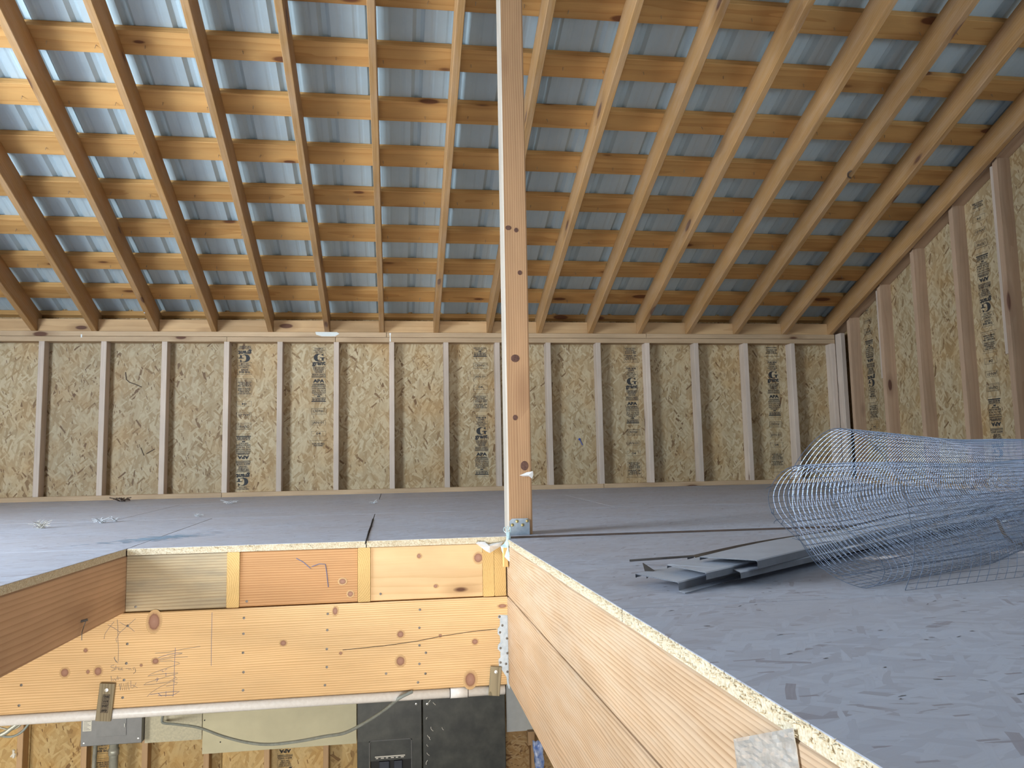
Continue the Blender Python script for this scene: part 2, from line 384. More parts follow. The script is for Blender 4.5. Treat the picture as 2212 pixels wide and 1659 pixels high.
def cyl(V, Fc, p0, p1, r0, r1=None, n=8, cap=True):
    r1 = r0 if r1 is None else r1
    p0 = Vector(p0); p1 = Vector(p1); d = (p1 - p0).normalized()
    a = d.orthogonal().normalized(); b = d.cross(a); k = len(V)
    for i in range(n):
        t = 2 * math.pi * i / n; u = a * math.cos(t) + b * math.sin(t)
        V.append(p0 + u * r0); V.append(p1 + u * r1)
    for i in range(n):
        j = (i + 1) % n
        Fc.append((k + 2 * i, k + 2 * j, k + 2 * j + 1, k + 2 * i + 1))
    if cap:
        Fc.append(tuple(k + 2 * i for i in range(n))[::-1]); Fc.append(tuple(k + 2 * i + 1 for i in range(n)))
def tube(V, Fc, pts, r, n=5):
    pts = [Vector(p) for p in pts]; k0 = len(V); up = None
    for i, p in enumerate(pts):
        t = (pts[min(i + 1, len(pts) - 1)] - pts[max(i - 1, 0)])
        if t.length < 1e-9: t = Vector((0, 0, 1))
        t.normalize()
        if up is None: up = t.orthogonal().normalized()
        up = (up - t * up.dot(t)); up = up.normalized() if up.length > 1e-6 else t.orthogonal().normalized()
        b = t.cross(up)
        for j in range(n):
            a = 2 * math.pi * j / n
            V.append(p + (up * math.cos(a) + b * math.sin(a)) * r)
    for i in range(len(pts) - 1):
        for j in range(n):
            Fc.append((k0 + i * n + j, k0 + i * n + (j + 1) % n, k0 + (i + 1) * n + (j + 1) % n, k0 + (i + 1) * n + j))
    Fc.append(tuple(k0 + j for j in range(n))[::-1]); Fc.append(tuple(k0 + (len(pts) - 1) * n + j for j in range(n)))
def catmull(P, per=6):
    P = [Vector(p) for p in P]; out = []
    for i in range(len(P) - 1):
        a = P[max(i - 1, 0)]; b = P[i]; c = P[i + 1]; d = P[min(i + 2, len(P) - 1)]
        for k in range(per):
            t = k / per
            out.append(0.5 * ((2 * b) + (c - a) * t + (2 * a - 5 * b + 4 * c - d) * t * t + (3 * b - a - 3 * c + d) * t ** 3))
    out.append(P[-1]); return out
def disc_mesh(name, r, h, n=10):
    V, Fc = [], []
    cyl(V, Fc, (0, 0, 0), (0, 0, h * 0.6), r, r, n, False)
    k = len(V)
    for i in range(n):
        t = 2 * math.pi * i / n
    V2 = [Vector((0, 0, h))]
    V.append(V2[0])
    # ordering of cyl ring: bottom 2i, top 2i+1
    for i in range(n): Fc.append((2 * i + 1, 2 * ((i + 1) % n) + 1, k))
    Fc.append(tuple(2 * i for i in range(n))[::-1])
    # cyl orients along +Z with an arbitrary start angle, fine for discs
    return mesh_from(name, V, Fc)
def face_mw(p, normal, up=(0, 0, 1)):
    z = Vector(normal).normalized(); x = Vector(up).cross(z)
    x = x.normalized() if x.length > 1e-6 else z.orthogonal().normalized()
    y = z.cross(x); mw = Matrix((x, y, z)).transposed().to_4x4(); mw.translation = Vector(p); return mw
def put(name, mesh, mat, p, normal, parent, up=(0, 0, 1)):
    o = link_obj(name, mesh, mat, parent); return place(o, face_mw(p, normal, up))

# ---------------------------------------------------------------- dimensions (metres, loft floor = 0)
D = 6.0243                    # front face of the back wall studs
TH = 0.3818; CT, ST = math.cos(TH), math.sin(TH)
ZT = 1.2775                   # top of the double plate
XL, XR = -3.65, 3.60          # stud faces of the left and right gables
YC, XC, XO = 2.7826, 0.3847, -0.8654     # stair opening: far face, right face, left face
FS = 0.0204                   # the loft floor rises a little towards the back wall
YB = -4.92                    # wall behind the camera
def fz(y): return FS * (y - YC)
def roof(x, t, o):            # point on the slope: t up the rafter from the plate, o off the rafter's lower face
    return Vector((x, D - t * CT + o * ST, ZT + t * ST + o * CT))
TR = (D - 0.55) / CT          # slope length up to the ridge

# ================================================================ FLOOR
floor = structure('floor', 'weathered grey strand board loft floor around the stair opening')
def floor_panel(x0, x1, y0, y1, tilt=True, dz=0.0, th=0.022, light=(), split=None):
    g = 0.0016; x0 += g; x1 -= g; y0 += g; y1 -= g
    cx, cy = (x0 + x1) / 2, (y0 + y1) / 2; n = 0.0009
    V = []; z = lambda y: (fz(y) if tilt else 0.0) + dz
    cz = z(cy)
    ring = [(x0, y0), (x1, y0), (x1, y1), (x0, y1)]
    inn = [(x0 + n, y0 + n), (x1 - n, y0 + n), (x1 - n, y1 - n), (x0 + n, y1 - n)]
    for x, y in ring: V.append((x - cx, y - cy, z(y) - th - cz))
    for x, y in ring: V.append((x - cx, y - cy, z(y) - n - cz))
    for x, y in inn: V.append((x - cx, y - cy, z(y) - cz))
    Fc = [(3, 2, 1, 0), (8, 9, 10, 11)]
    for i in range(4):
        j = (i + 1) % 4
        Fc.append((i, j, 4 + j, 4 + i)); Fc.append((4 + i, 4 + j, 8 + j, 8 + i))
    if split is not None:              # front edge raw up to the post, dark brown beyond it
        k = len(V); V += [(split - cx, y0 - cy, V[0][2]), (split - cx, y0 - cy, V[4][2])]
        Fc[2] = (0, k, k + 1, 4); Fc.append((k, 1, 5, k + 1))
    me = bpy.data.meshes.new('floor_panel'); me.from_pydata(V, [], Fc)
    me.materials.append(M['floor']); me.materials.append(M['osb_edge']); me.materials.append(M['edge_brown'])
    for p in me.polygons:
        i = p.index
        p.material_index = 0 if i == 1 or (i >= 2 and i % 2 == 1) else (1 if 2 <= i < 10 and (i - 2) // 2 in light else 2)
    me.update()
    o = link_obj('floor_panel', me, None, floor)
    return place(o, Matrix.Translation((cx, cy, cz)))
# far floor, three rows of sheets
rows = [(YC, 4.02), (4.02, 5.24), (5.24, 6.10)]
for (y0, y1), cuts in zip(rows, ([XL, -2.54, XO, -0.097, 2.34, 3.68], [XL, -1.32, 1.12, 3.56, 3.68], [XL, -2.54, -0.10, 2.34, 3.68])):
    for a, b in zip(cuts[:-1], cuts[1:]): floor_panel(a, b, y0, y1, light=(0,) if y0 == YC and XO <= a < XC else (), split=XC if y0 == YC and a < XC < b else None)
# left of the opening
for a, b in ((0.34, YC), (-2.1, 0.34), (-4.8, -2.1)): floor_panel(XL, -2.1, a, b, False); floor_panel(-2.1, XO, a, b, False, light=(1,))
# right of the opening, a touch lower than the far sheets
for a, b in ((2.62, YC), (1.36, 2.62), (0.14, 1.36), (-1.1, 0.14), (-4.8, -1.1)):
    floor_panel(XC, 2.62, a, b, False, -0.008, light=(3,)); floor_panel(2.62, 3.68, a, b, False, -0.008)
floor_panel(XO, XC, -4.8, -1.15, False)
# saw-rough splinters along the cut edges of the opening
def splinters(name, p0, p1, n, nrm, parent):
    V, Fc = [], []
    p0, p1 = Vector(p0), Vector(p1)
    for i in range(n):
        p = p0.lerp(p1, random.random()) + Vector((0, 0, -random.random() ** 2 * 0.018))
        d = (Vector(nrm) * random.uniform(0.2, 1.0) + Vector((random.uniform(-.6, .6), random.uniform(-.6, .6), random.uniform(-.2, .6)))).normalized()
        s = (p1 - p0).normalized() * random.uniform(0.0008, 0.0025)
        L = random.uniform(0.002, 0.007); k = len(V)
        V += [p - s, p + s, p + d * L, p + Vector((0, 0, -0.0015))]
        Fc += [(k, k + 1, k + 2), (k + 1, k + 3, k + 2), (k + 3, k, k + 2), (k, k + 3, k + 1)]
    return tag(raw(name, V, Fc, M['osb_edge'], parent), kind='stuff')
splinters('edge_splinters', (XC, -0.2, -0.010), (XC, YC, -0.009), 1500, (-1, 0, 0), floor)
splinters('edge_splinters', (XO, YC, -0.003), (XC, YC, -0.003), 420, (0, -1, 0), floor)
splinters('edge_splinters', (XO, 1.2, -0.003), (XO, YC, -0.003), 260, (1, 0, 0), floor)
# blue chalk on the boards left of the opening
V, Fc = [], []
C0 = Vector((-0.9126, 3.0657, 0.0000)); C1 = Vector((-0.7891, 3.1549, 0.0000))
for i in range(420):
    p = C0.lerp(C1, random.gauss(0.45, 0.5)); p += Vector((random.gauss(0, .03), random.gauss(0, .035), 0))
    p.z = (fz(p.y) if p.y > YC else 0.0) + 0.0006
    a = random.random() * 6.28; s = random.uniform(0.002, 0.010); k = len(V)
    for q in range(4):
        t = a + q * math.pi / 2; V.append(p + Vector((math.cos(t) * s * 2.2, math.sin(t) * s * 0.6, 0)))
    Fc.append((k, k + 1, k + 2, k + 3))
tag(raw('chalk_stain', V, Fc, M['chalk'], floor), kind='stuff')
# grit and flakes lying on the boards, too many to count
V, Fc = [], []
for i in range(700):
    if random.random() < 0.6: x = random.uniform(-2.4, 3.2); y = YC + 0.03 + random.random() ** 1.3 * 3.1; z = fz(y)
    else: x = random.uniform(0.45, 2.4); y = random.uniform(0.7, 2.7); z = -0.008
    a = random.gauss(0, 0.5); L = random.uniform(0.002, 0.007); w = random.uniform(0.0004, 0.0011); k = len(V)
    u = Vector((math.cos(a), math.sin(a), 0)); v = Vector((-u.y, u.x, 0)); p = Vector((x, y, z + 0.0005))
    V += [p - u * L - v * w, p + u * L - v * w, p + u * L + v * w, p - u * L + v * w, p + Vector((0, 0, 0.0005))]
    Fc += [(k, k + 1, k + 4), (k + 1, k + 2, k + 4), (k + 2, k + 3, k + 4), (k + 3, k, k + 4)]
tag(raw('floor_grit', V, Fc, M['grit'], floor), kind='stuff')
# the crack running in from the edge near the post
V, Fc = [], []
cr = [Vector(p) for p in ((-0.0968, 2.6821, 0.0020), (-0.0981, 2.8953, 0.0040), (-0.0998, 3.1008, 0.0080), (-0.0983, 3.3437, 0.0140), (-0.0999, 3.6817, 0.0200))]
for p in cr: p.z = fz(p.y) + 0.0012
tube(V, Fc, cr, 0.0022, 4)
raw('floor_crack', V, Fc, M['crack'], floor)
# garage slab below
box('garage_slab', M['concrete'], (XL, YB, -2.95), (3.75, 6.2, -2.80), floor)

# ================================================================ BACK WALL
wall = structure('wall_back', 'stud wall of strand board under the low eave, with lower garage wall below')
ZP0, ZP1, ZTP = 0.068, 0.0997, 1.2029
SX = [-2.5072, -2.0902, -1.674, -1.2401, -0.8592, -0.4489, -0.0381, 0.3739, 0.7704, 1.1716, 1.5731, 1.9746, 2.3815, 2.802, 3.2079, 3.565]
sx_all = [-3.32, -2.914] + SX
for x in sx_all:
    box('stud', M['stud'], (x, D, ZP1), (x + 0.038, D + 0.089, ZTP), wall, 2)
box('bottom_plate', M['plate'], (XL, D, ZP0 - 0.003), (-1.24, D + 0.089, ZP1), wall, 0)
box('bottom_plate', M['plate'], (-1.237, D, ZP0 - 0.003), (1.6, D + 0.089, ZP1), wall, 0)
box('bottom_plate', M['plate'], (1.603, D, ZP0 - 0.003), (3.59, D + 0.089, ZP1), wall, 0)
zm = (ZTP + ZT) / 2
for a, b in ((XL, -1.222), (-1.219, -0.438), (-0.435, 3.60)): box('top_plate', M['plate'], (a, D, ZTP), (b, D + 0.089, zm - 0.0008), wall, 0)
for a, b in ((XL, -0.06), (-0.057, 1.985), (1.988, 3.60)): box('top_plate', M['plate'], (a, D - 0.001, zm + 0.0008), (b, D + 0.088, ZT), wall, 0)
def sheet(name, mat, x0, x1, z0, z1, y, parent, th=0.011):
    return box(name, mat, (x0 + 0.0015, y, z0), (x1 - 0.0015, y + th, z1), parent, 2, 0.001)
seams = [XL, -2.488, -1.221, -0.019, 1.19, 2.40, 3.70]
PAN = [sheet('strand_board_panel', M['osb'], a, b, 0.03, 1.36, D + 0.089, wall) for a, b in zip(seams[:-1], seams[1:])]
# lower storey
LZ = -0.35
LX = [-3.35, -2.943, -2.537, -2.13, -1.735, -1.328, -0.92, -0.513, -0.107, 0.30, 0.706, 0.985, 1.52, 1.926, 2.33, 2.74, 3.146]
for x in LX: box('stud', M['plate'], (x, D, -2.80), (x + 0.038, D + 0.089, LZ), wall, 2)
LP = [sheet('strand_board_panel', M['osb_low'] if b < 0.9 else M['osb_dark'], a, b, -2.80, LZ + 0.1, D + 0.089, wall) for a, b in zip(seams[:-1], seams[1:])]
box('outer_sheathing', M['osb_dark'], (XL, D + 0.12, -2.95), (3.75, D + 0.14, 1.52), wall, 0)
box('fascia', M['blocking'], (XL, D + 0.30, 0.98), (3.75, D + 0.338, 1.34), wall, 0)
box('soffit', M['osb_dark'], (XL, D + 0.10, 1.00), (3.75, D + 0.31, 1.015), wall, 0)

# ================================================================ ROOF
ceil = structure('ceiling', 'open roof: orange rafters and purlins under ribbed metal sheets')
RO = 0.155
def rafter(x0, x1):
    t_a = roof(0, 0, 0); tail = -0.089 * CT
    t1 = (RO * ST - 0.089) / CT
    prof = [(0, 0), (-0.089 * CT, 0.089 * ST), (t1, RO), (TR + RO * ST / CT, RO), (TR, 0)]
    mid = TR / 2
    V = [(t - mid, y, o - RO / 2) for y in (-0.019, 0.019) for t, o in prof]
    n = len(prof)
    Fc = [tuple(range(n)), tuple(range(n, 2 * n))[::-1]] + [(i, n + i, n + (i + 1) % n, (i + 1) % n) for i in range(n)]
    me = mesh_from('rafter', V, Fc)
    bm = bmesh.new(); bm.from_mesh(me)
    es = [e for e in bm.edges if abs((e.verts[0].co - e.verts[1].co).x) > 3]
    bmesh.ops.bevel(bm, geom=es, offset=0.003, segments=1, affect='EDGES')
    bm.to_mesh(me); bm.free()
    o = link_obj('rafter', me, M['rafter'], ceil)
    a = roof(x0 + 0.019, 0, RO / 2); b = roof(x1 + 0.019, TR, RO / 2)
    xd = (b - a).normalized(); yd = Vector((1, 0, 0)); yd = (yd - xd * yd.dot(xd)).normalized(); zd = xd.cross(yd)
    mw = Matrix((xd, yd, zd)).transposed().to_4x4(); mw.translation = (a + b) / 2
    return place(o, mw)
# measured feet and the places where each crosses the top of the view
RAF = [(-2.5655, -2.53), (-2.159, -2.12), (-1.7388, -1.712), (-1.3312, -1.338), (-0.9288, -0.920), (-0.5163, -0.528), (-0.1125, -0.120),
       (0.3006, 0.278), (0.7113, 0.692), (1.1038, 1.115), (1.5136, 1.519), (1.9148, 1.935), (2.3208, 2.337), (2.7275, 2.745), (3.1454, 3.10), (3.552, 3.552)]
for a, b in [(-3.36, -3.35), (-2.96, -2.945)] + RAF: rafter(a, b)
xs = [-3.36, -2.96] + [a for a, b in RAF]
for a, b in zip(xs[:-1], xs[1:]):
    h = 0.0935 + random.uniform(-0.002, 0.002)
    box('eave_block', M['blocking'], (a + 0.039, D + 0.020, ZT), (b - 0.001, D + 0.058, ZT + h), ceil, 0)
PT = [-0.169 + 0.3562 * j for j in range(17)]
PURL = []
for j, t in enumerate(PT):
    jt = random.uniform(-0.004, 0.004)
    o = board('purlin', M['purlin'], roof(XL, t + 0.07, RO + 0.019), roof(3.72, t + 0.07 + jt, RO + 0.019), 0.140, 0.038, (0, -CT, ST), ceil, 0.0015)
    PURL.append(o)
# ribbed metal sheets, 914 mm cover, ribs every 228.6 mm
RIB0 = 0.1263; RP = 0.2286
def rib_profile(n):
    P = []
    for k in range(n):
        x = k * RP
        P += [(x - 0.030, 0), (x - 0.011, 0.019), (x + 0.011, 0.019), (x + 0.030, 0)]
        for f in (1 / 3, 2 / 3):
            c = x + RP * f
            P += [(c - 0.016, 0), (c - 0.006, 0.0022), (c + 0.006, 0.0022), (c + 0.016, 0)]
    x = n * RP
    P += [(x - 0.030, 0), (x - 0.011, 0.019), (x + 0.011, 0.019), (x + 0.026, 0.002)]
    return P
def roof_sheet(x0, flip=False, dz=0.0):
    P = rib_profile(4); V, Fc = [], []; n = len(P)
    for t in (-0.36, TR + 0.05):
        for x, h in P: V.append(roof(x0 + x, t, RO + 0.0395 + h + dz))
    for t in (-0.36, TR + 0.05):
        for x, h in P: V.append(roof(x0 + x, t, RO + 0.0395 + h + dz + 0.0007))
    for i in range(n - 1):
        Fc.append((i, i + 1, n + i + 1, n + i)); Fc.append((2 * n + i, 3 * n + i, 3 * n + i + 1, 2 * n + i + 1))
    Fc += [(0, n, 3 * n, 2 * n), (n - 1, 3 * n - 1, 4 * n - 1, 2 * n - 1)]
    if flip:
        for v in V: v.y = 2 * 0.55 - v.y
    return raw('roofing_sheet', V, Fc, M['roof_metal'], ceil)
i0 = int(math.floor((XL - 0.1 - RIB0) / (4 * RP)))
k = 0; x = RIB0 + i0 * 4 * RP
while x < 3.75:
    roof_sheet(x, False, 0.0009 * (k % 2)); roof_sheet(x, True, 0.0009 * (k % 2)); x += 4 * RP; k += 1
box('ridge_board', M['rafter'], (XL, 0.53, roof(0, TR, 0).z - 0.05), (3.7, 0.57, roof(0, TR, RO).z - 0.002), ceil, 0)
for sgn in (1, -1):                    # ridge cap
    a = roof(XL - 0.1, TR - 0.09, RO + 0.066); b = roof(3.85, TR - 0.09, RO + 0.066); wd = Vector((0, -CT, ST))
    if sgn < 0:
        a.y = 1.1 - a.y; b.y = 1.1 - b.y; wd.y = -wd.y
    board('ridge_cap', M['roof_metal'], a, b, 0.32, 0.004, wd, ceil, 0.001)
# roofing nails that missed and poke through the purlins
V, Fc = [], []
cyl(V, Fc, (0, 0, 0), (0.003, 0, 0.021), 0.0020, 0.0011, 5)
nail_me = mesh_from('nail', V, Fc); nail_me.materials.append(M['nail'])
for j in range(1, 10):
    for q in range(-15, 15):
        x = RIB0 + q * RP + random.uniform(-0.02, 0.02) + 0.05
        if not (-2.9 < x < 3.5) or random.random() < 0.12: continue
        o = link_obj('nail', nail_me, None, PURL[j])
        p = roof(x, PT[j] + 0.055 + random.uniform(-0.012, 0.012), RO + 0.0005)
        mw = face_mw(p, (random.uniform(-.25, .25), -ST + random.uniform(-.2, .2), -CT), (1, 0, 0))
        o.matrix_basis = PURL[j].matrix_basis.inverted() @ mw

# ================================================================ GABLE WALLS
wr = structure('wall_right', 'gable wall of strand board with tall warm studs')
GX = XR + 0.01
def zr(y): return ZT + (D - y) * ST / CT       # height of the rafters' lower face
gs = [(3.6100, 5.8107, 0.5347)[1], (3.6100, 5.3851, 0.5098)[1], (3.6100, 4.9764, 0.4860)[1], (3.6100, 4.5595, 0.4616)[1], (3.6100, 4.1522, 0.4379)[1]]
gy = gs + [gs[-1] - 0.4064 * i for i in range(1, 6)]
for y in gy:
    if 0.1 < y < 1.2: continue
    y0, y1 = y, y + 0.038
    V = []
    for x in (GX, GX + 0.089):
        V += [(x, y0, 0.03), (x, y1, 0.03), (x, y1, zr(y1) + 0.02), (x, y0, zr(y0) + 0.02)]
    Fc = [(0, 1, 2, 3), (7, 6, 5, 4), (0, 4, 5, 1), (1, 5, 6, 2), (2, 6, 7, 3), (3, 7, 4, 0)]
    Vm = [Vector(v) for v in V]; c = sum(Vm, Vector()) / 8
    # local X = vertical so the grain runs up the stud
    B = Matrix((Vector((0, 0, 1)), Vector((1, 0, 0)), Vector((0, 1, 0)))).transposed()
    me = mesh_from('stud', [B.transposed() @ (v - c) for v in Vm], Fc)
    o = link_obj('stud', me, M['stud_warm'], wr)
    mw = B.to_4x4(); mw.translation = c; place(o, mw)
box('corner_stud', M['stud'], (GX, D - 0.075, 0.06), (GX + 0.038, D + 0.012, zr(D)), wr, 2)
# offcuts nailed to the far side of two studs
y = gs[1]; box('scab', M['stud'], (GX + 0.004, y + 0.040, (3.6200, 5.4391, 0.8477)[2]), (GX + 0.086, y + 0.062, zr(y) - 0.02), wr, 2)
y = gs[4]; box('scab', M['stud'], (GX + 0.004, y + 0.040, (3.6200, 4.2026, 0.8534)[2]), (GX + 0.086, y + 0.066, zr(y) - 0.02), wr, 2)
for i in (2, 3):
    y = gs[i]; box('scab', M['stud_warm'], (GX + 0.03, y + 0.040, 0.05), (GX + 0.086, y + 0.060, zr(y) - 0.02), wr, 2)
def slope_board(name, mat, x0, x1, y0, y1, o0, o1, parent):
    V = []
    for x in (x0, x1):
        for y, o in ((y0, o0), (y1, o0), (y1, o1), (y0, o1)):
            V.append((x, y, zr(y) + o / CT))
    return V
gd = Vector((0, -CT, ST))
a = Vector((GX + 0.0445, D + 0.05, zr(D + 0.05) - 0.0)); b = Vector((GX + 0.0445, 0.6, zr(0.6)))
nn = Vector((0, ST, CT))
board('sloped_plate', M['stud_warm'], a + nn * 0.035, b + nn * 0.035, 0.089, 0.038, (1, 0, 0), wr)
board('sloped_plate', M['stud_warm'], a + nn * 0.0745, b + nn * 0.0745, 0.089, 0.038, (1, 0, 0), wr)
box('bottom_plate', M['plate'], (GX, -4.8, -0.004), (GX + 0.089, 2.7, 0.034), wr, 1)
board('bottom_plate', M['plate'], (GX + 0.0445, 2.72, fz(2.72) + 0.018), (GX + 0.0445, D - 0.08, fz(D) + 0.016), 0.089, 0.036, (1, 0, 0), wr)
# sheets of the gable: vertical strips, top cut to the slope
def gable_sheet(y0, y1, x, parent, zlo=-0.02, zhi=None, mat=None):
    y0 += 0.0015; y1 -= 0.0015
    zt = lambda y: (ZT + (min(D - y, D - (1.1 - y)) if y < 0.55 else (D - y)) * ST / CT + 0.23) if zhi is None else zhi
    tops = [(y, zt(y)) for y in ([y0] + ([0.55] if y0 < 0.55 < y1 else []) + [y1])]
    poly = [(y1, zlo), (y0, zlo)] + tops
    n = len(poly); c = Vector((x, (y0 + y1) / 2, 0.8))
    V = [Vector((xx, y, z)) - c for xx in (x, x + 0.011) for y, z in poly]
    Fc = [tuple(range(n)), tuple(range(n, 2 * n))[::-1]] + [(i, n + i, n + (i + 1) % n, (i + 1) % n) for i in range(n)]
    B = Matrix((Vector((0, 1, 0)), Vector((0, 0, 1)), Vector((1, 0, 0)))).transposed()
    me = mesh_from('strand_board_panel', [B.transposed() @ v for v in V], Fc)
    o = link_obj('strand_board_panel', me, mat or M['osb_v'], parent)
    mw = B.to_4x4(); mw.translation = c; return place(o, mw)
GP = {}
cuts = [D + 0.09, gs[1] + 0.019, gs[4] + 0.019, 2.95, 1.2]
for a, b in zip(cuts[1:], cuts[:-1]): GP[round(a, 2)] = gable_sheet(a, b, GX + 0.089, wr)
gable_sheet(-0.1, 1.2, GX + 0.089, wr, -0.02, 1.1); gable_sheet(-0.1, 1.2, GX + 0.089, wr, 2.4)
for a, b in ((-1.3, -0.1), (-2.5, -1.3), (-3.7, -2.5), (-4.92, -3.7)): gable_sheet(a, b, GX + 0.089, wr)
box('lower_wall_sheet', M['osb_low'], (GX + 0.089, YB, -2.85), (GX + 0.10, D + 0.1, -0.02), wr, 1)
wl = structure('wall_left', 'left gable wall with a daylight window')
for a, b in ((4.9, D + 0.1), (3.7, 4.9), (2.42, 3.7), (-0.15, 0.98), (-1.4, -0.15), (-2.6, -1.4), (-3.8, -2.6), (-4.92, -3.8)): gable_sheet(a, b, XL - 0.011, wl)
gable_sheet(0.98, 2.42, XL - 0.011, wl, -0.02, 0.10); gable_sheet(0.98, 2.42, XL - 0.011, wl, 1.88)
box('lower_wall_sheet', M['osb_low'], (XL - 0.011, YB, -2.85), (XL, D + 0.1, -0.02), wl, 1)
wf = structure('wall_front', 'wall behind the viewpoint with loft door and garage door openings')
box('strand_board_panel', M['osb'], (XL, YB - 0.011, 0.0), (-1.7, YB, 1.6), wf, 0)
box('strand_board_panel', M['osb'], (1.1, YB - 0.011, 0.0), (3.7, YB, 1.6), wf, 0)
box('strand_board_panel', M['osb_low'], (XL, YB - 0.011, -2.85), (-2.7, YB, 0.0), wf, 2)
box('strand_board_panel', M['osb_low'], (0.7, YB - 0.011, -2.85), (3.7, YB, 0.0), wf, 2)
box('strand_board_panel', M['osb_low'], (-2.7, YB - 0.011, -0.45), (0.7, YB, 0.0), wf, 0)

# ================================================================ GRADE STAMPS ON THE BOARDS
def text_mesh(body, size, bold=0.0, wide=1.0):
    cu = bpy.data.curves.new('text', 'FONT'); cu.body = body; cu.size = size; cu.offset = bold
    cu.align_x = 'CENTER'; cu.align_y = 'CENTER'; cu.resolution_u = 2; cu.extrude = 0.0
    o = bpy.data.objects.new('text', cu); COL.objects.link(o)
    dg = bpy.context.evaluated_depsgraph_get(); dg.update()
    me = bpy.data.meshes.new_from_object(o.evaluated_get(dg))
    V = [(v.co.x * wide, v.co.y) for v in me.vertices]; Fc = [tuple(p.vertices) for p in me.polygons]
    bpy.data.objects.remove(o); bpy.data.curves.remove(cu); bpy.data.meshes.remove(me)
    return V, Fc
def rect(x0, y0, x1, y1): return [(x0, y0), (x1, y0), (x1, y1), (x0, y1)], [(0, 1, 2, 3)]
def frame(x0, y0, x1, y1, t):
    out = []
    for r in ((x0, y0, x1, y0 + t), (x0, y1 - t, x1, y1), (x0, y0 + t, x0 + t, y1 - t), (x1 - t, y0 + t, x1, y1 - t)): out.append(rect(*r))
    return out
def big_g():
    """fat letter with a thin waist and a spur, as one outline strip"""
    o, i = [], []
    for k in range(21):
        a = math.radians(52 + k * 13.6)
        o.append((-0.002 + 0.036 * math.cos(a), 0.030 * math.sin(a)))
        tw = math.sin(math.radians(180 * k / 20))
        i.append((0.004 + (0.034 - 0.021 * tw ** 0.7) * math.cos(a), (0.027 - 0.006 * tw) * math.sin(a)))
    V = o + i; n = 21
    Fc = [(k, k + 1, n + k + 1, n + k) for k in range(n - 1)]
    b = len(V); V += [(0.006, 0.002), (0.045, 0.002), (0.045, -0.004), (0.036, -0.006), (0.036, -0.026), (0.022, -0.022), (0.020, -0.004), (0.006, -0.004)]
    Fc += [(b, b + 1, b + 2, b + 7), (b + 2, b + 3, b + 6, b + 7), (b + 3, b + 4, b + 5, b + 6)]
    b = len(V); V += [(0.016, 0.024), (0.034, 0.030), (0.034, 0.010), (0.029, 0.014)]
    Fc += [(b, b + 1, b + 2, b + 3)]
    return V, Fc
# y runs down the stamp, millimetre-like units of the printed column; period 0.88 m
K = 0.00073; PER = 1257 * K; HWID = 0.0525
EL = []      # (y centre, half height, verts, faces)
def el(y, parts):
    V, Fc = [], []
    for v, f in parts:
        k = len(V); V += v; Fc += [tuple(k + i for i in q) for q in f]
    ys = [p[1] for p in V]; EL.append((y * K, min(ys), max(ys), V, Fc))
def tx(y, s, size, bold=0.0, fit=None):
    V, Fc = text_mesh(s, size, bold)
    w = max(p[0] for p in V) - min(p[0] for p in V)
    f = (fit / w) if fit else 1.0
    el(y, [([(p[0] * f, p[1]) for p in V], Fc)])
def ln(y, h=2.2, w=HWID): el(y, [rect(-w, -h * K / 2, w, h * K / 2)])
ln(2, 3); tx(26, 'THIS SIDE', 0.019, 0.0009, 0.082); tx(49, 'DOWN', 0.019, 0.0009, 0.05); ln(64)
for y, s, f in ((76, 'CONFORMS TO', 0.066), (93, 'CAN CSA-O325.0', 0.085), (110, 'CSA-O325', 0.056)): tx(y, s, 0.0135, 0.0005, f)
ln(121); el(168, [big_g()]); tx(226, 'grant', 0.043, 0.0022, 0.098); ln(263, 3)
for y, s, f in ((276, 'THE GRANT FOREST PRODUCTS', 0.09), (291, 'CORP. ENGLEHART', 0.084), (306, 'ONTARIO', 0.07), (321, 'OSB PANEL', 0.06)): tx(y, s, 0.0115, 0.0006, f)
ln(332); tx(346, 'MADE IN CANADA', 0.0155, 0.0007, 0.096)
for y in (360, 368, 376): ln(y, 4.5)
tx(414, 'APA', 0.032, 0.002, 0.084); tx(444, 'THE ENGINEERED', 0.011, 0.0005, 0.085); tx(456, 'WOOD ASSOCIATION', 0.011, 0.0006, 0.096)
ln(468, 4); ln(476, 5)
tx(493, 'RATED SHEATHING', 0.0135, 0.0004, 0.1); tx(516, '24/16  7/16 INCH', 0.021, 0.0005, 0.1); tx(537, 'SIZED FOR SPACING', 0.0135, 0.0005, 0.1)
tx(555, 'EXPOSURE 1', 0.014, 0.0005, 0.066); tx(573, '000', 0.0135, 0.001, 0.024); ln(584)
tx(596, 'PS 2-92 SHEATHING', 0.0125, 0.0006, 0.09); tx(611, 'PRP-108 HUD-UM-40', 0.0125, 0.0008, 0.095); ln(625, 10); ln(648, 2)
el(725, frame(-HWID, -0.026, HWID + 0.004, 0.022, 0.0018) + frame(-HWID + 0.001, -0.018, HWID - 0.005, 0.018, 0.0015)); tx(725, 'CREW#1', 0.026, 0.0004, 0.078)
el(845, frame(-HWID, -0.018, HWID, 0.018, 0.0016)); tx(845, 'JAN-01', 0.026, 0.0003, 0.084)
el(957, frame(-HWID, -0.019, HWID + 0.003, 0.019, 0.0016)); tx(957, '04', 0.026, 0.0003, 0.034)
el(1122, frame(-HWID - 0.002, -0.056, HWID + 0.004, 0.056, 0.0016)); ln(1028, 2, HWID + 0.012); ln(1213, 3, HWID + 0.016)
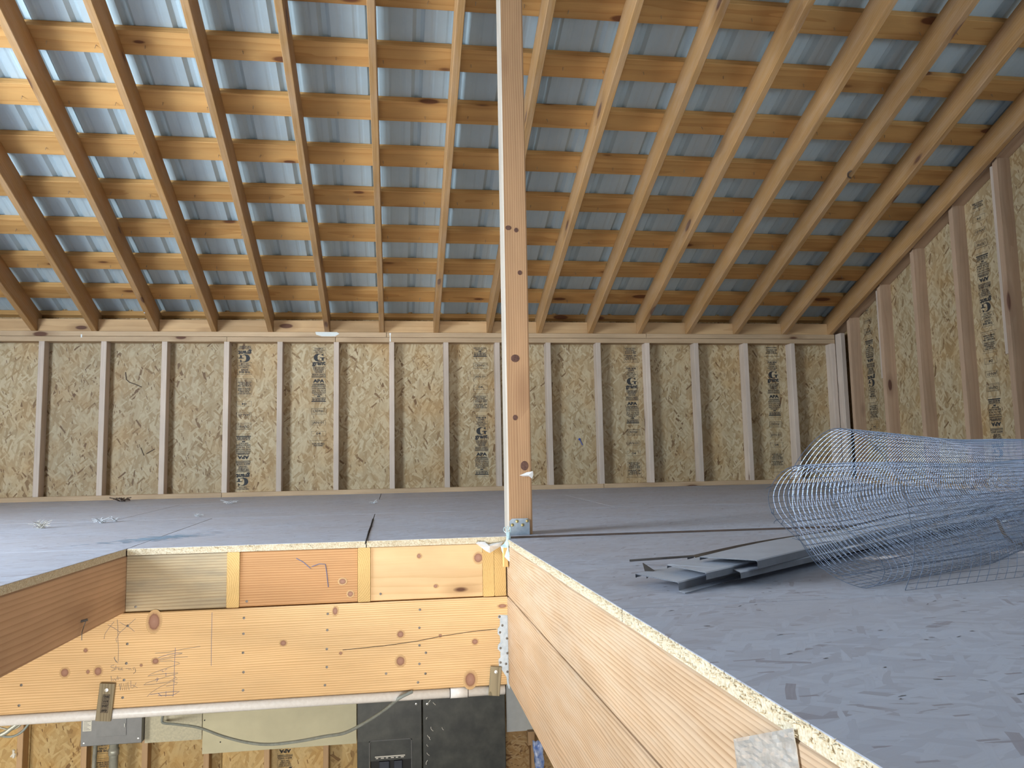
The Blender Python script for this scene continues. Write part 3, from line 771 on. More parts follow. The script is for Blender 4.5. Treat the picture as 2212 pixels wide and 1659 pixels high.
for y, s, f in ((1062, 'ROOFS AND WALLS', 0.09), (1080, 'SPACE PANELS', 0.07), (1097, '1/8 INCH AT SIDES', 0.094), (1114, '1/8 INCH AT ENDS', 0.092),
                (1142, 'IF NECESSARY, TRIM', 0.096), (1160, 'PANEL EDGES TO', 0.08), (1178, 'SQUARE OR SPACING', 0.098)): tx(y, s, 0.0135, 0.0006, f)
ln(1128, 1.5)
# right hand rule of the printed column
for y in range(20, 650, 70): el(y, [rect(HWID - 0.0016, -0.022, HWID, 0.022)])
def stamp(parent, x, zref, zlo, zhi, flip, plane_o, ax, nrm, mat='print', skip=None):
    """printed column on a wall panel: ax = horizontal unit vector as read, zref = height of its THIS SIDE line"""
    V, Fc = [], []
    P0 = Vector(plane_o); ax = Vector(ax); s = -1.0 if flip else 1.0
    for rep in range(-4, 5):
        for (y, a, b, v, f) in EL:
            zc = zref - s * (y + rep * PER)
            lo, hi = sorted((zc + s * a, zc + s * b))
            if lo < zlo or hi > zhi: continue
            if skip and skip(zc): continue
            k = len(V)
            for px, py in v:
                V.append(P0 + ax * (x + s * px) + Vector((0, 0, zc + s * py)) + Vector(nrm) * 0.0007)
            Fc += [tuple(k + i for i in q) for q in f]
    c = sum(V, Vector()) / len(V)
    me = bpy.data.meshes.new('grade_stamp'); me.from_pydata([v - c for v in V], [], Fc); me.update()
    o = link_obj('grade_stamp', me, M[mat], None)
    o.parent = parent
    mw = Matrix.Translation(c)
    o.matrix_basis = parent.matrix_basis.inverted() @ mw
    return o
YW = D + 0.089
def which(x): return PAN[max(i for i in range(6) if seams[i] <= x)]
S1, S2, S3, S4, S5 = ((-1.1066, 6.1133, 0.6544), (-0.5663, 6.1133, 0.6486), (0.6630, 6.1133, 0.6355), (1.8784, 6.1133, 0.6781), (3.0851, 6.1133, 0.6859))
zz = lambda p: p[2]
ZLO, ZHI = 0.11, 1.19
stamp(which(S1[0]), S1[0], (-1.1112, 6.1133, 0.9695)[2], ZLO, ZHI, True, (0, YW, 0), (1, 0, 0), (0, -1, 0))
stamp(which(S2[0]), S2[0], (-0.5693, 6.1133, 1.2196)[2], 0.42, ZHI, False, (0, YW, 0), (1, 0, 0), (0, -1, 0))
stamp(which(S3[0]), S3[0], (0.6631, 6.1133, 0.6463)[2], ZLO, ZHI, False, (0, YW, 0), (1, 0, 0), (0, -1, 0))
stamp(which(S4[0]), S4[0], (1.8915, 6.1133, 1.0284)[2], ZLO, ZHI, False, (0, YW, 0), (1, 0, 0), (0, -1, 0))
stamp(which(S5[0]), S5[0], (3.1079, 6.1133, 1.0769)[2], 0.15, ZHI, False, (0, YW, 0), (1, 0, 0), (0, -1, 0))
GXW = GX + 0.089
def gpanel(y): return GP[max(k for k in GP if k <= y)]
G1 = (3.6990, 5.7016, 0.8082); G2 = (3.6990, 4.4400, 1.1061)
# on the right wall a reader faces +X, so the reading direction runs along -Y
stamp(gpanel(G1[1]), -G1[1], (3.6990, 5.7119, 0.7182)[2], 0.3, 1.60, True, (GXW, 0, 0), (0, -1, 0), (-1, 0, 0))
stamp(gpanel(G2[1]), -G2[1], (3.6990, 4.4449, 1.0626)[2], 0.2, (3.6990, 4.4137, 1.8730)[2], True, (GXW, 0, 0), (0, -1, 0), (-1, 0, 0))
L1 = (-2.0172, 6.1133, -1.6885); L2 = (-0.7868, 6.1133, -1.7588)
lw = lambda x: LP[max(i for i in range(6) if seams[i] <= x)]
stamp(lw(L1[0]), L1[0], (-2.0174, 6.1133, -1.6823)[2], -2.3, -1.50, True, (0, YW, 0), (1, 0, 0), (0, -1, 0))
stamp(lw(L2[0]), L2[0], (-0.7869, 6.1133, -1.7492)[2] - 0.302, -2.3, -1.50, True, (0, YW, 0), (1, 0, 0), (0, -1, 0))
# dark strands standing out of the boards
def stroke(name, pts, r, mat, parent, n=4):
    V, Fc = [], []; tube(V, Fc, pts, r, n)
    c = sum(V, Vector()) / len(V)
    me = mesh_from(name, [v - c for v in V], Fc); o = link_obj(name, me, M[mat], parent)
    o.matrix_basis = parent.matrix_basis.inverted() @ Matrix.Translation(c); return o
stroke('dark_strand', [(-1.9457, 6.1110, 0.9887), (-1.9378, 6.1110, 0.9342), (-1.9148, 6.1110, 0.9136)], 0.004, 'chip', PAN[1])
stroke('dark_strand', [(-1.9148, 6.1110, 0.9136), (-1.8761, 6.1110, 0.8998), (-1.8307, 6.1110, 0.8792)], 0.004, 'chip', PAN[1])
stroke('dark_strand', [(-1.8250, 6.1110, 0.4362), (-1.8012, 6.1110, 0.3788)], 0.003, 'chip', PAN[1])
stroke('dark_strand', [(-1.7856, 6.1110, 0.3920), (-1.7291, 6.1110, 0.4246)], 0.003, 'chip', PAN[1])

def sub_part(o, parent):              # hang a finished part under another part of the same thing
    wm = o.matrix_basis.copy(); o.parent = parent
    o.matrix_basis = parent.matrix_basis.inverted() @ wm
    return o

# ================================================================ FRAMING AROUND THE STAIR OPENING
ZB0 = -0.2058; ZB1 = -0.5003          # top and bottom of the wide beam
tag(box('floor_joist', M['joist_brown'], (XO - 0.038, -1.15, -0.2035), (XO, YC + 0.3, -0.0225), None, 1, 0.004),
    'brown joist along the left side of the stair opening, in its own shade', 'joist')
blk = [('joist_grey', XO + 0.001, -0.5515, 'grey-streaked weathered block at the left end of the row above the wide beam'),
       ('joist_red', -0.5095, -0.1265, 'reddish block with strong grain lines, middle of the row above the wide beam'),
       ('joist_pale', -0.0825, 0.2985, 'smooth pale block with small knots, right of the reddish block above the beam')]
BLK = {}
for mt, a, b, lab in blk:
    o = BLK[mt] = box('blocking', M[mt], (a, YC + 0.004, -0.2015), (b, YC + 0.043, -0.0225), None, 0, 0.002); tag(o, lab, 'wood block')
ends = [(-0.5505, -0.5105, 'sawn joist end between the grey-streaked block and the reddish block'),
        (-0.1255, -0.0835, 'sawn joist end between the reddish block and the pale block'),
        (0.2995, 0.3385, 'sawn joist end right of the pale block, left of the ringed one'),
        (0.3395, 0.3795, 'joist end with curved growth rings in the far right corner of the stair opening')]
for i, (a, b, lab) in enumerate(ends):
    o = box('floor_joist', M['joist_end'], (a, YC, -0.2025), (b, D, -0.0225), None, 1, 0.002); tag(o, lab, 'joist')
beam = box('floor_beam', M['beam'], (XL, YC, ZB1), (XC - 0.001, YC + 0.040, ZB0), None, 0, 0.004)
tag(beam, 'wide pale yellow beam with knots and pencil writing across the far side of the opening', 'beam')
tag(box('trimmer_joist', M['trimmer'], (XC, -1.15, ZB0 + 0.0015), (XC + 0.038, YC + 0.03, -0.0305), None, 1, 0.003),
    'upper pale plank of the two lining the right side of the stair opening', 'joist')
tag(box('trimmer_joist', M['trimmer'], (XC - 0.002, -1.15, ZB1), (XC + 0.038, YC + 0.03, ZB0 - 0.002), None, 1, 0.004),
    'lower wide pale plank lining the right side of the stair opening', 'joist')
def on_beam(o): o.parent = beam; o.matrix_basis = beam.matrix_basis.inverted() @ o.matrix_basis; return o
nh = disc_mesh('nail_head', 0.0042, 0.0012); nh.materials.append(M['nail_dark'])
for p in [(-0.8549, 2.7824, -0.2450), (-0.8546, 2.7824, -0.3017), (-0.8557, 2.7824, -0.3623), (-0.8612, 2.7824, -0.4138), (-0.8638, 2.7824, -0.4681), (-1.1662, 2.7824, -0.4118), (-1.1704, 2.7824, -0.4734),
          (-0.4939, 2.7824, -0.2371), (-0.4946, 2.7824, -0.2875), (-0.4952, 2.7824, -0.3481), (-0.4928, 2.7824, -0.4100), (-0.4934, 2.7824, -0.4671), (-0.2241, 2.7824, -0.2361), (-0.2254, 2.7824, -0.2888), (-0.2266, 2.7824, -0.3503), (-0.2264, 2.7824, -0.4086), (-0.2321, 2.7824, -0.4663),
          (0.0822, 2.7824, -0.2363), (0.0802, 2.7824, -0.2961), (0.0797, 2.7824, -0.3541), (0.0793, 2.7824, -0.4148), (0.0741, 2.7824, -0.4750), (-0.0320, 2.7824, -0.4404), (0.0992, 2.7824, -0.4478), (0.1013, 2.7824, -0.3796)]:
    on_beam(put('nail_head', nh, None, p, (random.uniform(-.1, .1), -1, random.uniform(-.1, .1)), None))
def ellipse_disc(name, p, rx, rz, mat, ny=-1, tilt=0.0, h=0.0006, n=20):
    V, Fc = [], []
    for i in range(n):
        t = 2 * math.pi * i / n; x, z = rx * math.cos(t), rz * math.sin(t)
        V.append((x * math.cos(tilt) - z * math.sin(tilt), 0, x * math.sin(tilt) + z * math.cos(tilt)))
    for i in range(n): V.append((V[i][0] * 0.94, -h, V[i][2] * 0.94))
    Fc = [(i, (i + 1) % n, n + (i + 1) % n, n + i) for i in range(n)] + [tuple(range(n, 2 * n)), tuple(range(n))[::-1]]
    me = mesh_from(name, V, Fc); o = link_obj(name, me, M[mat], None); o.matrix_basis = Matrix.Translation(p); return o
for p, rx, rz in [((-0.7744, 2.7825, -0.2357), 0.018, 0.028), ((-1.0396, 2.7825, -0.3808), 0.012, 0.013), ((-0.9402, 2.7825, -0.3821), 0.011, 0.013), ((-0.9707, 2.7825, -0.3819), 0.005, 0.006), ((-0.7670, 2.7825, -0.3600), 0.010, 0.009),
                  ((-0.9798, 2.7825, -0.3154), 0.006, 0.006), ((0.0163, 2.7825, -0.3143), 0.011, 0.011), ((0.0158, 2.7825, -0.4023), 0.014, 0.015), ((0.2686, 2.7825, -0.3515), 0.010, 0.009), ((0.2509, 2.7825, -0.4761), 0.018, 0.024),
                  ((-0.3674, 2.7825, -0.3237), 0.010, 0.009), ((0.3651, 2.7825, -0.2366), 0.014, 0.006), ((-0.1813, 2.7825, -0.3662), 0.005, 0.005), ((-0.8105, 2.7825, -0.3706), 0.004, 0.004), ((0.1504, 2.7825, -0.3256), 0.005, 0.005), ((-0.1998, 2.7825, -0.2281), 0.008, 0.013)]:
    on_beam(ellipse_disc('knot', p, rx * 1.4, rz * 1.4, 'knot', tilt=random.uniform(-.15, .15)))
def pencil(pts, r=0.0009, mat='pencil'):
    V, Fc = [], []; tube(V, Fc, [Vector(p) for p in pts], r, 4)
    c = sum(V, Vector()) / len(V)
    me = mesh_from('pencil_mark', [v - c for v in V], Fc); o = link_obj('pencil_mark', me, M[mat], None)
    o.matrix_basis = Matrix.Translation(c); return on_beam(o)
pencil([(-0.9156, 2.7825, -0.2383), (-0.8955, 2.7825, -0.2504), (-0.8769, 2.7825, -0.2641)], 0.0008, 'pencil')
pencil([(-0.8969, 2.7825, -0.2298), (-0.9120, 2.7825, -0.2496), (-0.9230, 2.7825, -0.2661), (-0.9254, 2.7825, -0.2829)], 0.0008, 'pencil')
pencil([(-0.8872, 2.7825, -0.2234), (-0.8847, 2.7825, -0.2509), (-0.8837, 2.7825, -0.2850), (-0.8806, 2.7825, -0.3192), (-0.8808, 2.7825, -0.3548)], 0.0008, 'pencil')
pencil([(-0.8795, 2.7825, -0.2323), (-0.8610, 2.7825, -0.2443), (-0.8458, 2.7825, -0.2528), (-0.8339, 2.7825, -0.2636)], 0.0008, 'pencil')
pencil([(-0.8317, 2.7825, -0.2234), (-0.8560, 2.7825, -0.2454), (-0.8785, 2.7825, -0.2648), (-0.8895, 2.7825, -0.2847), (-0.8867, 2.7825, -0.2951)], 0.0008, 'pencil')
pencil([(-0.5951, 2.7825, -0.2145), (-0.5952, 2.7825, -0.2996), (-0.5945, 2.7825, -0.3841)], 0.0008, 'pencil_blue')
pencil([(-0.7072, 2.7825, -0.3214), (-0.7080, 2.7825, -0.3625), (-0.7084, 2.7825, -0.4136), (-0.7104, 2.7825, -0.4745)], 0.0008, 'pencil_blue')
pencil([(-0.7688, 2.7825, -0.3353), (-0.7271, 2.7825, -0.3341), (-0.6853, 2.7825, -0.3268), (-0.6296, 2.7825, -0.3211)], 0.0008, 'pencil')
pencil([(-0.7601, 2.7825, -0.3503), (-0.7269, 2.7825, -0.3409), (-0.7018, 2.7825, -0.3380), (-0.6850, 2.7825, -0.3394)], 0.0008, 'pencil_blue')
pencil([(-0.7550, 2.7825, -0.3548), (-0.7267, 2.7825, -0.3495), (-0.7100, 2.7825, -0.3452), (-0.6866, 2.7825, -0.3405)], 0.0008, 'pencil')
pencil([(-0.7532, 2.7825, -0.3575), (-0.7266, 2.7825, -0.3538), (-0.7049, 2.7825, -0.3515), (-0.6679, 2.7825, -0.3518)], 0.0008, 'pencil')
pencil([(-0.7548, 2.7825, -0.3616), (-0.7197, 2.7825, -0.3618), (-0.6944, 2.7825, -0.3692), (-0.6926, 2.7825, -0.3727), (-0.7259, 2.7825, -0.3820), (-0.7590, 2.7825, -0.3921), (-0.7788, 2.7825, -0.3994), (-0.7894, 2.7825, -0.4056), (-0.7421, 2.7825, -0.4015), (-0.6987, 2.7825, -0.3997), (-0.6970, 2.7825, -0.4024), (-0.7418, 2.7825, -0.4134), (-0.7749, 2.7825, -0.4217), (-0.7946, 2.7825, -0.4274), (-0.8011, 2.7825, -0.4329), (-0.7746, 2.7825, -0.4319), (-0.7248, 2.7825, -0.4272), (-0.7017, 2.7825, -0.4140), (-0.7085, 2.7825, -0.4102)], 0.0008, 'pencil')
pencil([(-0.6983, 2.7825, -0.4193), (-0.7248, 2.7825, -0.4297), (-0.7544, 2.7825, -0.4432), (-0.7773, 2.7825, -0.4571), (-0.7902, 2.7825, -0.4697)], 0.0008, 'pencil')
pencil([(-0.7149, 2.7825, -0.4252), (-0.6980, 2.7825, -0.4313), (-0.7012, 2.7825, -0.4362), (-0.7328, 2.7825, -0.4411)], 0.0008, 'pencil')
pencil([(-0.7804, 2.7825, -0.4637), (-0.7407, 2.7825, -0.4593), (-0.7074, 2.7825, -0.4579), (-0.6907, 2.7825, -0.4589), (-0.7105, 2.7825, -0.4696), (-0.7571, 2.7825, -0.4685)], 0.0008, 'pencil_blue')
pencil([(-0.7556, 2.7825, -0.4618), (-0.7454, 2.7825, -0.4709)], 0.0008, 'pencil_blue')
pencil([(-0.7325, 2.7825, -0.4564), (-0.7329, 2.7825, -0.4731)], 0.0008, 'pencil_blue')
pencil([(-0.8920, 2.7825, -0.3652), (-0.9018, 2.7825, -0.3672), (-0.9025, 2.7825, -0.3714), (-0.8917, 2.7825, -0.3754), (-0.8907, 2.7825, -0.3805), (-0.9005, 2.7825, -0.3833)], 0.0008, 'pencil')
pencil([(-0.8870, 2.7825, -0.3672), (-0.8874, 2.7825, -0.3815)], 0.0008, 'pencil')
pencil([(-0.8917, 2.7825, -0.3745), (-0.8786, 2.7825, -0.3744)], 0.0008, 'pencil')
pencil([(-0.8784, 2.7825, -0.3786), (-0.8736, 2.7825, -0.3755), (-0.8786, 2.7825, -0.3744), (-0.8792, 2.7825, -0.3811), (-0.8718, 2.7825, -0.3815)], 0.0008, 'pencil')
pencil([(-0.8702, 2.7825, -0.3791), (-0.8662, 2.7825, -0.3759), (-0.8711, 2.7825, -0.3753), (-0.8710, 2.7825, -0.3816), (-0.8652, 2.7825, -0.3819)], 0.0008, 'pencil')
pencil([(-0.8571, 2.7825, -0.3781), (-0.8505, 2.7825, -0.3785)], 0.0008, 'pencil')
pencil([(-0.8481, 2.7825, -0.3769), (-0.8471, 2.7825, -0.3829), (-0.8439, 2.7825, -0.3780), (-0.8405, 2.7825, -0.3833)], 0.0008, 'pencil')
pencil([(-0.8291, 2.7825, -0.3771), (-0.8348, 2.7825, -0.3777), (-0.8339, 2.7825, -0.3828), (-0.8281, 2.7825, -0.3806), (-0.8271, 2.7825, -0.3900), (-0.8335, 2.7825, -0.3955)], 0.0008, 'pencil')
pencil([(-0.9008, 2.7825, -0.3985), (-0.8995, 2.7825, -0.4146)], 0.0008, 'pencil')
pencil([(-0.8956, 2.7825, -0.4080), (-0.8946, 2.7825, -0.4140), (-0.8907, 2.7825, -0.4083), (-0.8856, 2.7825, -0.4137)], 0.0008, 'pencil')
pencil([(-0.8856, 2.7825, -0.4120), (-0.8811, 2.7825, -0.3987), (-0.8791, 2.7825, -0.4124)], 0.0008, 'pencil')
pencil([(-0.8842, 2.7825, -0.4070), (-0.8711, 2.7825, -0.4061)], 0.0008, 'pencil')
pencil([(-0.8769, 2.7825, -0.4310), (-0.8738, 2.7825, -0.4245), (-0.8716, 2.7825, -0.4448)], 0.0008, 'pencil')
pencil([(-0.8716, 2.7825, -0.4448), (-0.8689, 2.7825, -0.4231), (-0.8650, 2.7825, -0.4452), (-0.8615, 2.7825, -0.4252), (-0.8584, 2.7825, -0.4456), (-0.8542, 2.7825, -0.4222), (-0.8526, 2.7825, -0.4459), (-0.8493, 2.7825, -0.4208), (-0.8453, 2.7825, -0.4447)], 0.0008, 'pencil')
pencil([(-0.8411, 2.7825, -0.4171), (-0.8397, 2.7825, -0.4382), (-0.8339, 2.7825, -0.4403), (-0.8309, 2.7825, -0.4303), (-0.8374, 2.7825, -0.4316)], 0.0008, 'pencil')
pencil([(-0.8306, 2.7825, -0.4388), (-0.8245, 2.7825, -0.4239), (-0.8291, 2.7825, -0.4355), (-0.8191, 2.7825, -0.4395)], 0.0008, 'pencil')
pencil([(-0.7524, 2.7825, -0.3907), (-0.7441, 2.7825, -0.3878), (-0.7465, 2.7825, -0.3945), (-0.7407, 2.7825, -0.3931)], 0.0008, 'pencil_blue')
pencil([(-0.7374, 2.7825, -0.3899), (-0.7308, 2.7825, -0.3868)], 0.0008, 'pencil_blue')
pencil([(-0.7371, 2.7825, -0.4018), (-0.7339, 2.7825, -0.3986), (-0.7344, 2.7825, -0.4088)], 0.0008, 'pencil_blue')
pencil([(-0.7666, 2.7825, -0.4205), (-0.7602, 2.7825, -0.4124), (-0.7568, 2.7825, -0.4160), (-0.7632, 2.7825, -0.4258), (-0.7584, 2.7825, -0.4159)], 0.0008, 'pencil_blue')
pencil([(-0.8943, 2.7825, -0.3422), (-0.8874, 2.7825, -0.3528), (-0.8807, 2.7825, -0.3599)], 0.0008, 'pencil')
pencil([(-0.8911, 2.7825, -0.3390), (-0.8917, 2.7825, -0.3475), (-0.8856, 2.7825, -0.3579)], 0.0008, 'pencil')
# long check in the beam
pencil([(-0.1752, 2.7825, -0.3560), (-0.0379, 2.7825, -0.3495), (0.0705, 2.7825, -0.3399), (0.1646, 2.7825, -0.3263), (0.2596, 2.7825, -0.3171), (0.3428, 2.7825, -0.3134)], 0.0012, 'crack')
# blue crayon ticks on the reddish block, nail heads and knots on the blocks
for pts in ([(-0.3284, 2.7862, -0.0500), (-0.3056, 2.7862, -0.0631), (-0.2812, 2.7862, -0.0854)], [(-0.2782, 2.7862, -0.0794), (-0.2525, 2.7862, -0.0712), (-0.2327, 2.7862, -0.0734), (-0.2279, 2.7862, -0.1058), (-0.2232, 2.7862, -0.1487)]):
    stroke('crayon_mark', pts, 0.0016, 'pencil_blue', BLK['joist_red'])
def on_block(o, key): o.parent = BLK[key]; o.matrix_basis = BLK[key].matrix_basis.inverted() @ o.matrix_basis; return o
for p, key in (((-0.8336, 2.7862, -0.1867), 'joist_grey'), ((-0.0498, 2.7862, -0.1789), 'joist_pale'), ((-0.4865, 2.7862, -0.1843), 'joist_red')):
    on_block(put('nail_head', nh, None, p, (0, -1, 0), None), key)
for p, rx, rz, key in (((0.0806, 2.7863, -0.0570), .007, .008, 'joist_pale'), ((0.1366, 2.7863, -0.1604), .007, .006, 'joist_pale'), ((0.2846, 2.7863, -0.0706), .016, .017, 'joist_pale'), ((-0.1760, 2.7863, -0.1323), .012, .010, 'joist_red'), ((-0.1499, 2.7863, -0.1747), .010, .010, 'joist_red')):
    on_block(ellipse_disc('knot', p, rx * 1.3, rz * 1.3, 'knot'), key)
# joist hanger in the corner
hg = thing('joist_hanger', 'galvanized steel joist hanger at the right end of the wide beam', 'bracket', (0.3663, 2.7800, -0.4084))
def plate_xz(name, pts, y, th, mat, parent):
    n = len(pts); V = [(p[0], y, p[2]) for p in pts] + [(p[0], y - th, p[2]) for p in pts]
    Fc = [tuple(range(n)), tuple(range(n, 2 * n))[::-1]] + [(i, (i + 1) % n, n + (i + 1) % n, n + i) for i in range(n)]
    return raw(name, V, Fc, mat, parent)
hx = [(0.3531, 2.7810, -0.2655), (0.3820, 2.7810, -0.2684), (0.3859, 2.7810, -0.3168), (0.3851, 2.7810, -0.4404), (0.3852, 2.7810, -0.5156), (0.3774, 2.7810, -0.5014), (0.3748, 2.7810, -0.4737), (0.3593, 2.7810, -0.4498), (0.3499, 2.7810, -0.4385),
      (0.3487, 2.7810, -0.4138), (0.3552, 2.7810, -0.4080), (0.3556, 2.7810, -0.3896), (0.3462, 2.7810, -0.3798), (0.3480, 2.7810, -0.3660), (0.3562, 2.7810, -0.3572), (0.3550, 2.7810, -0.3370), (0.3471, 2.7810, -0.3288), (0.3474, 2.7810, -0.3118), (0.3556, 2.7810, -0.3029), (0.3560, 2.7810, -0.2796), (0.3481, 2.7810, -0.2746)]
ffl = plate_xz('face_flange', hx, YC - 0.0005, 0.0016, M['galv'], hg)
box('side_flange', M['galv'], (XC - 0.0045, YC - 0.0025, (0.3835, 2.7800, -0.5122)[2]), (XC - 0.0028, YC + 0.0, (0.3851, 2.7800, -0.2699)[2]), hg, 2, 0.0003)
hn = disc_mesh('nail_head', 0.0042, 0.002); hn.materials.append(M['nail_dark'])
for p in [(0.3545, 2.7805, -0.2717), (0.3551, 2.7805, -0.3245), (0.3558, 2.7805, -0.3771), (0.3549, 2.7805, -0.4248), (0.3636, 2.7805, -0.3016), (0.3788, 2.7805, -0.3458), (0.3795, 2.7805, -0.3953), (0.3740, 2.7805, -0.4305), (0.3783, 2.7805, -0.4569)]:
    sub_part(put('nail', hn, None, p, (0, -1, 0), hg), ffl)
# short wood stub in the corner
st = (0.3905, 2.7200, -0.0519)
o = box('wood_stub', M['joist_end'], (XC - 0.020, YC - 0.055, -0.098), (XC - 0.003, YC - 0.028, -0.034), None, 2, 0.002)
tag(o, 'short stub of wood standing in the far right corner of the stair opening', 'wood block')

# white pipe under the beam and its wooden clips
pz = ZB1 - 0.0185; py = YC + 0.0155
V, Fc = [], []; tube(V, Fc, [(XL, py, pz), (-1.0, py, pz - 0.001), (0.37, py, pz)], 0.0168, 14)
pipe = thing('pipe', 'white plastic pipe clipped under the wide beam', 'pipe', (-0.5, py, pz))
raw('pipe_body', V, Fc, M['pvc'], pipe, True)
V, Fc = [], []; x0 = (0.1832, 2.7900, -0.5182)[0]; x1 = (0.2415, 2.7900, -0.5171)[0]
tube(V, Fc, [(x0, py, pz), (x1, py, pz)], 0.0188, 14); raw('coupling', V, Fc, M['pvc'], pipe, True)
for xx in (x0 - 0.0013, x1 + 0.0013):
    V, Fc = [], []; tube(V, Fc, [(xx - 0.0012, py, pz), (xx + 0.0012, py, pz)], 0.0178, 14); raw('joint_line', V, Fc, M['crack'], pipe)
def wood_clip(pa, pb, w, lab):
    pa, pb = Vector(pa), Vector(pb)
    c = thing('pipe_clip', lab, 'wooden clip', pb)
    cbd = board('clip_board', M['treated'], pa, pb, w, 0.011, (1, 0, 0), c, 0.002)
    sm = disc_mesh('screw', 0.0055, 0.002, 12); sm.materials.append(M['screw'])
    p = pa.lerp(pb, 0.17); sub_part(put('screw', sm, None, p + Vector((0, -0.0058, 0)), (0, -1, 0), c), cbd)
    return c
yc_ = YC - 0.008
c1 = wood_clip((-0.9072, 2.7746, -0.4192), (-0.9174, 2.7746, -0.5335), 0.046, 'treated wood clip with a stamped tag holding the white pipe, at the left')
c2 = wood_clip((0.3395, 2.7746, -0.4364), (0.3299, 2.7746, -0.5305), 0.038, 'ribbed treated wood clip holding the white pipe beside the joist hanger')
# dark stamped tag on the left clip with scrawled strokes
tp = [(-0.9194, 2.7685, -0.4510), (-0.8972, 2.7685, -0.4523), (-0.9024, 2.7685, -0.5087), (-0.9258, 2.7685, -0.5072)]
V = [Vector(p) for p in tp]; raw('stamped_tag', [v for v in V] + [v + Vector((0, 0.0008, 0)) for v in V], [(0, 1, 2, 3), (7, 6, 5, 4), (0, 4, 5, 1), (1, 5, 6, 2), (2, 6, 7, 3), (3, 7, 4, 0)], M['print_soft'], c1)
V, Fc = [], []
for i in range(4):
    u = (i + 0.5) / 4; a = [Vector(tp[0]).lerp(Vector(tp[3]), u), Vector(tp[1]).lerp(Vector(tp[2]), u)]
    pts = [a[0].lerp(a[1], 0.15 + 0.7 * k / 8) + Vector((0, -0.0006, 0.003 * math.sin(k * 2.4 + i))) for k in range(9)]
    tube(V, Fc, pts, 0.0009, 4)
raw('tag_scrawl', V, Fc, M['print'], c1)

# bent nail with a dangling thread on the left joist, marks on the plates and a rafter
a = Vector((-0.8654, 2.4158, -0.1641)); b = Vector((-0.8600, 2.3956, -0.2116))
V, Fc = [], []; cyl(V, Fc, a + Vector((-0.004, 0, 0)), a + Vector((0.016, 0.004, 0.004)), 0.0035, 0.0035, 8)
tube(V, Fc, catmull([a + Vector((0.012, 0, 0)), a.lerp(b, 0.3) + Vector((0.006, 0.006, 0)), a.lerp(b, 0.6) + Vector((0.006, -0.004, 0)), b + Vector((0.004, 0.004, 0))], 4), 0.0012, 4)
tag(raw('bent_nail', V, Fc, M['nail_dark']), 'dark bent nail with a thread dangling from the left joist', 'nail')
def smear(name, pts, mat):
    n = len(pts); V = [Vector(p) for p in pts]; V2 = [v + Vector((0, -0.0007, 0)) for v in V]
    return raw(name, V + V2, [tuple(range(n)), tuple(range(n, 2 * n))[::-1]] + [(i, (i + 1) % n, n + (i + 1) % n, n + i) for i in range(n)], M[mat], wall)
smear('paint_smear', [(-0.5850, 6.0228, 1.2787), (-0.4253, 6.0228, 1.2778), (-0.4082, 6.0228, 1.2655), (-0.4389, 6.0228, 1.2460), (-0.5374, 6.0228, 1.2456), (-0.5781, 6.0228, 1.2577)], 'paper')
smear('paint_drip', [(-0.0363, 6.0228, 1.2726), (-0.0241, 6.0228, 1.2727), (-0.0277, 6.0228, 1.2460), (-0.0244, 6.0228, 1.2069), (-0.0348, 6.0228, 1.2068), (-0.0329, 6.0228, 1.2460)], 'white')
smear('paint_dot', [(-2.2285, 6.0228, 1.2535), (-2.2191, 6.0228, 1.2536), (-2.2183, 6.0228, 1.2300), (-2.2277, 6.0228, 1.2300)], 'white')
V, Fc = [], []; tube(V, Fc, catmull([(2.7338, 4.2756, 1.9775), (2.7237, 4.2945, 1.9699), (2.7384, 4.3199, 1.9597), (2.7647, 4.3338, 1.9542)], 4), 0.0045, 5)
raw('broken_knot', V, Fc, M['chip'], ceil)

# ================================================================ POST
px0, px1, py0, py1 = 0.3955, 0.4845, 2.813, 2.902
post = thing('post', 'upright timber post with a pale left face beside the stair opening', 'post', (0.44, 2.857, 0))
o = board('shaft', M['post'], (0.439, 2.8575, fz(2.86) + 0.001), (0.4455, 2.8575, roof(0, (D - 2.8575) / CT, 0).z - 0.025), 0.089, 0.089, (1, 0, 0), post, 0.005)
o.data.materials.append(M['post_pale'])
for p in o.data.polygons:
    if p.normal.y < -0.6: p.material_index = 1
def on_post(name, p, rx, rz, mat): 
    k = ellipse_disc(name, p, rx, rz, mat, h=0.0008); k.parent = post; k.matrix_basis = Matrix.Translation(Vector(p) - Vector(post.location)); return k
for p, rx, rz in [((0.4330, 2.8128, 0.6310), 0.016, 0.014), ((0.4286, 2.8128, 0.4163), 0.009, 0.010), ((0.4584, 2.8128, 0.2438), 0.014, 0.017), ((0.4173, 2.8128, 1.1158), 0.011, 0.009), ((0.4464, 2.8128, 1.1078), 0.008, 0.009), ((0.4568, 2.8128, 0.9478), 0.008, 0.009)]:
    on_post('knot', p, rx, rz, 'post_knot')
bx0, bx1 = (0.4005, 2.8110, 0.0350)[0], (0.4718, 2.8110, 0.0329)[0]
bz0, bz1 = fz(2.811) + 0.0005, (0.4325, 2.8110, 0.0584)[2]
c_ = 0.008
pl = [(bx0, 0, bz0), (bx1, 0, bz0), (bx1, 0, bz1 - c_), (bx1 - c_, 0, bz1), (bx0 + c_, 0, bz1), (bx0, 0, bz1 - c_)]
bkt = plate_xz('base_bracket', pl, 2.8125, 0.003, M['galv'], post)
bs = disc_mesh('screw', 0.0058, 0.003, 12); bs.materials.append(M['brass'])
for p in [(0.4102, 2.8095, 0.0365), (0.4271, 2.8095, 0.0489), (0.4467, 2.8095, 0.0354), (0.4636, 2.8095, 0.0494)]: sub_part(put('screw', bs, None, p, (0, -1, 0), post), bkt)

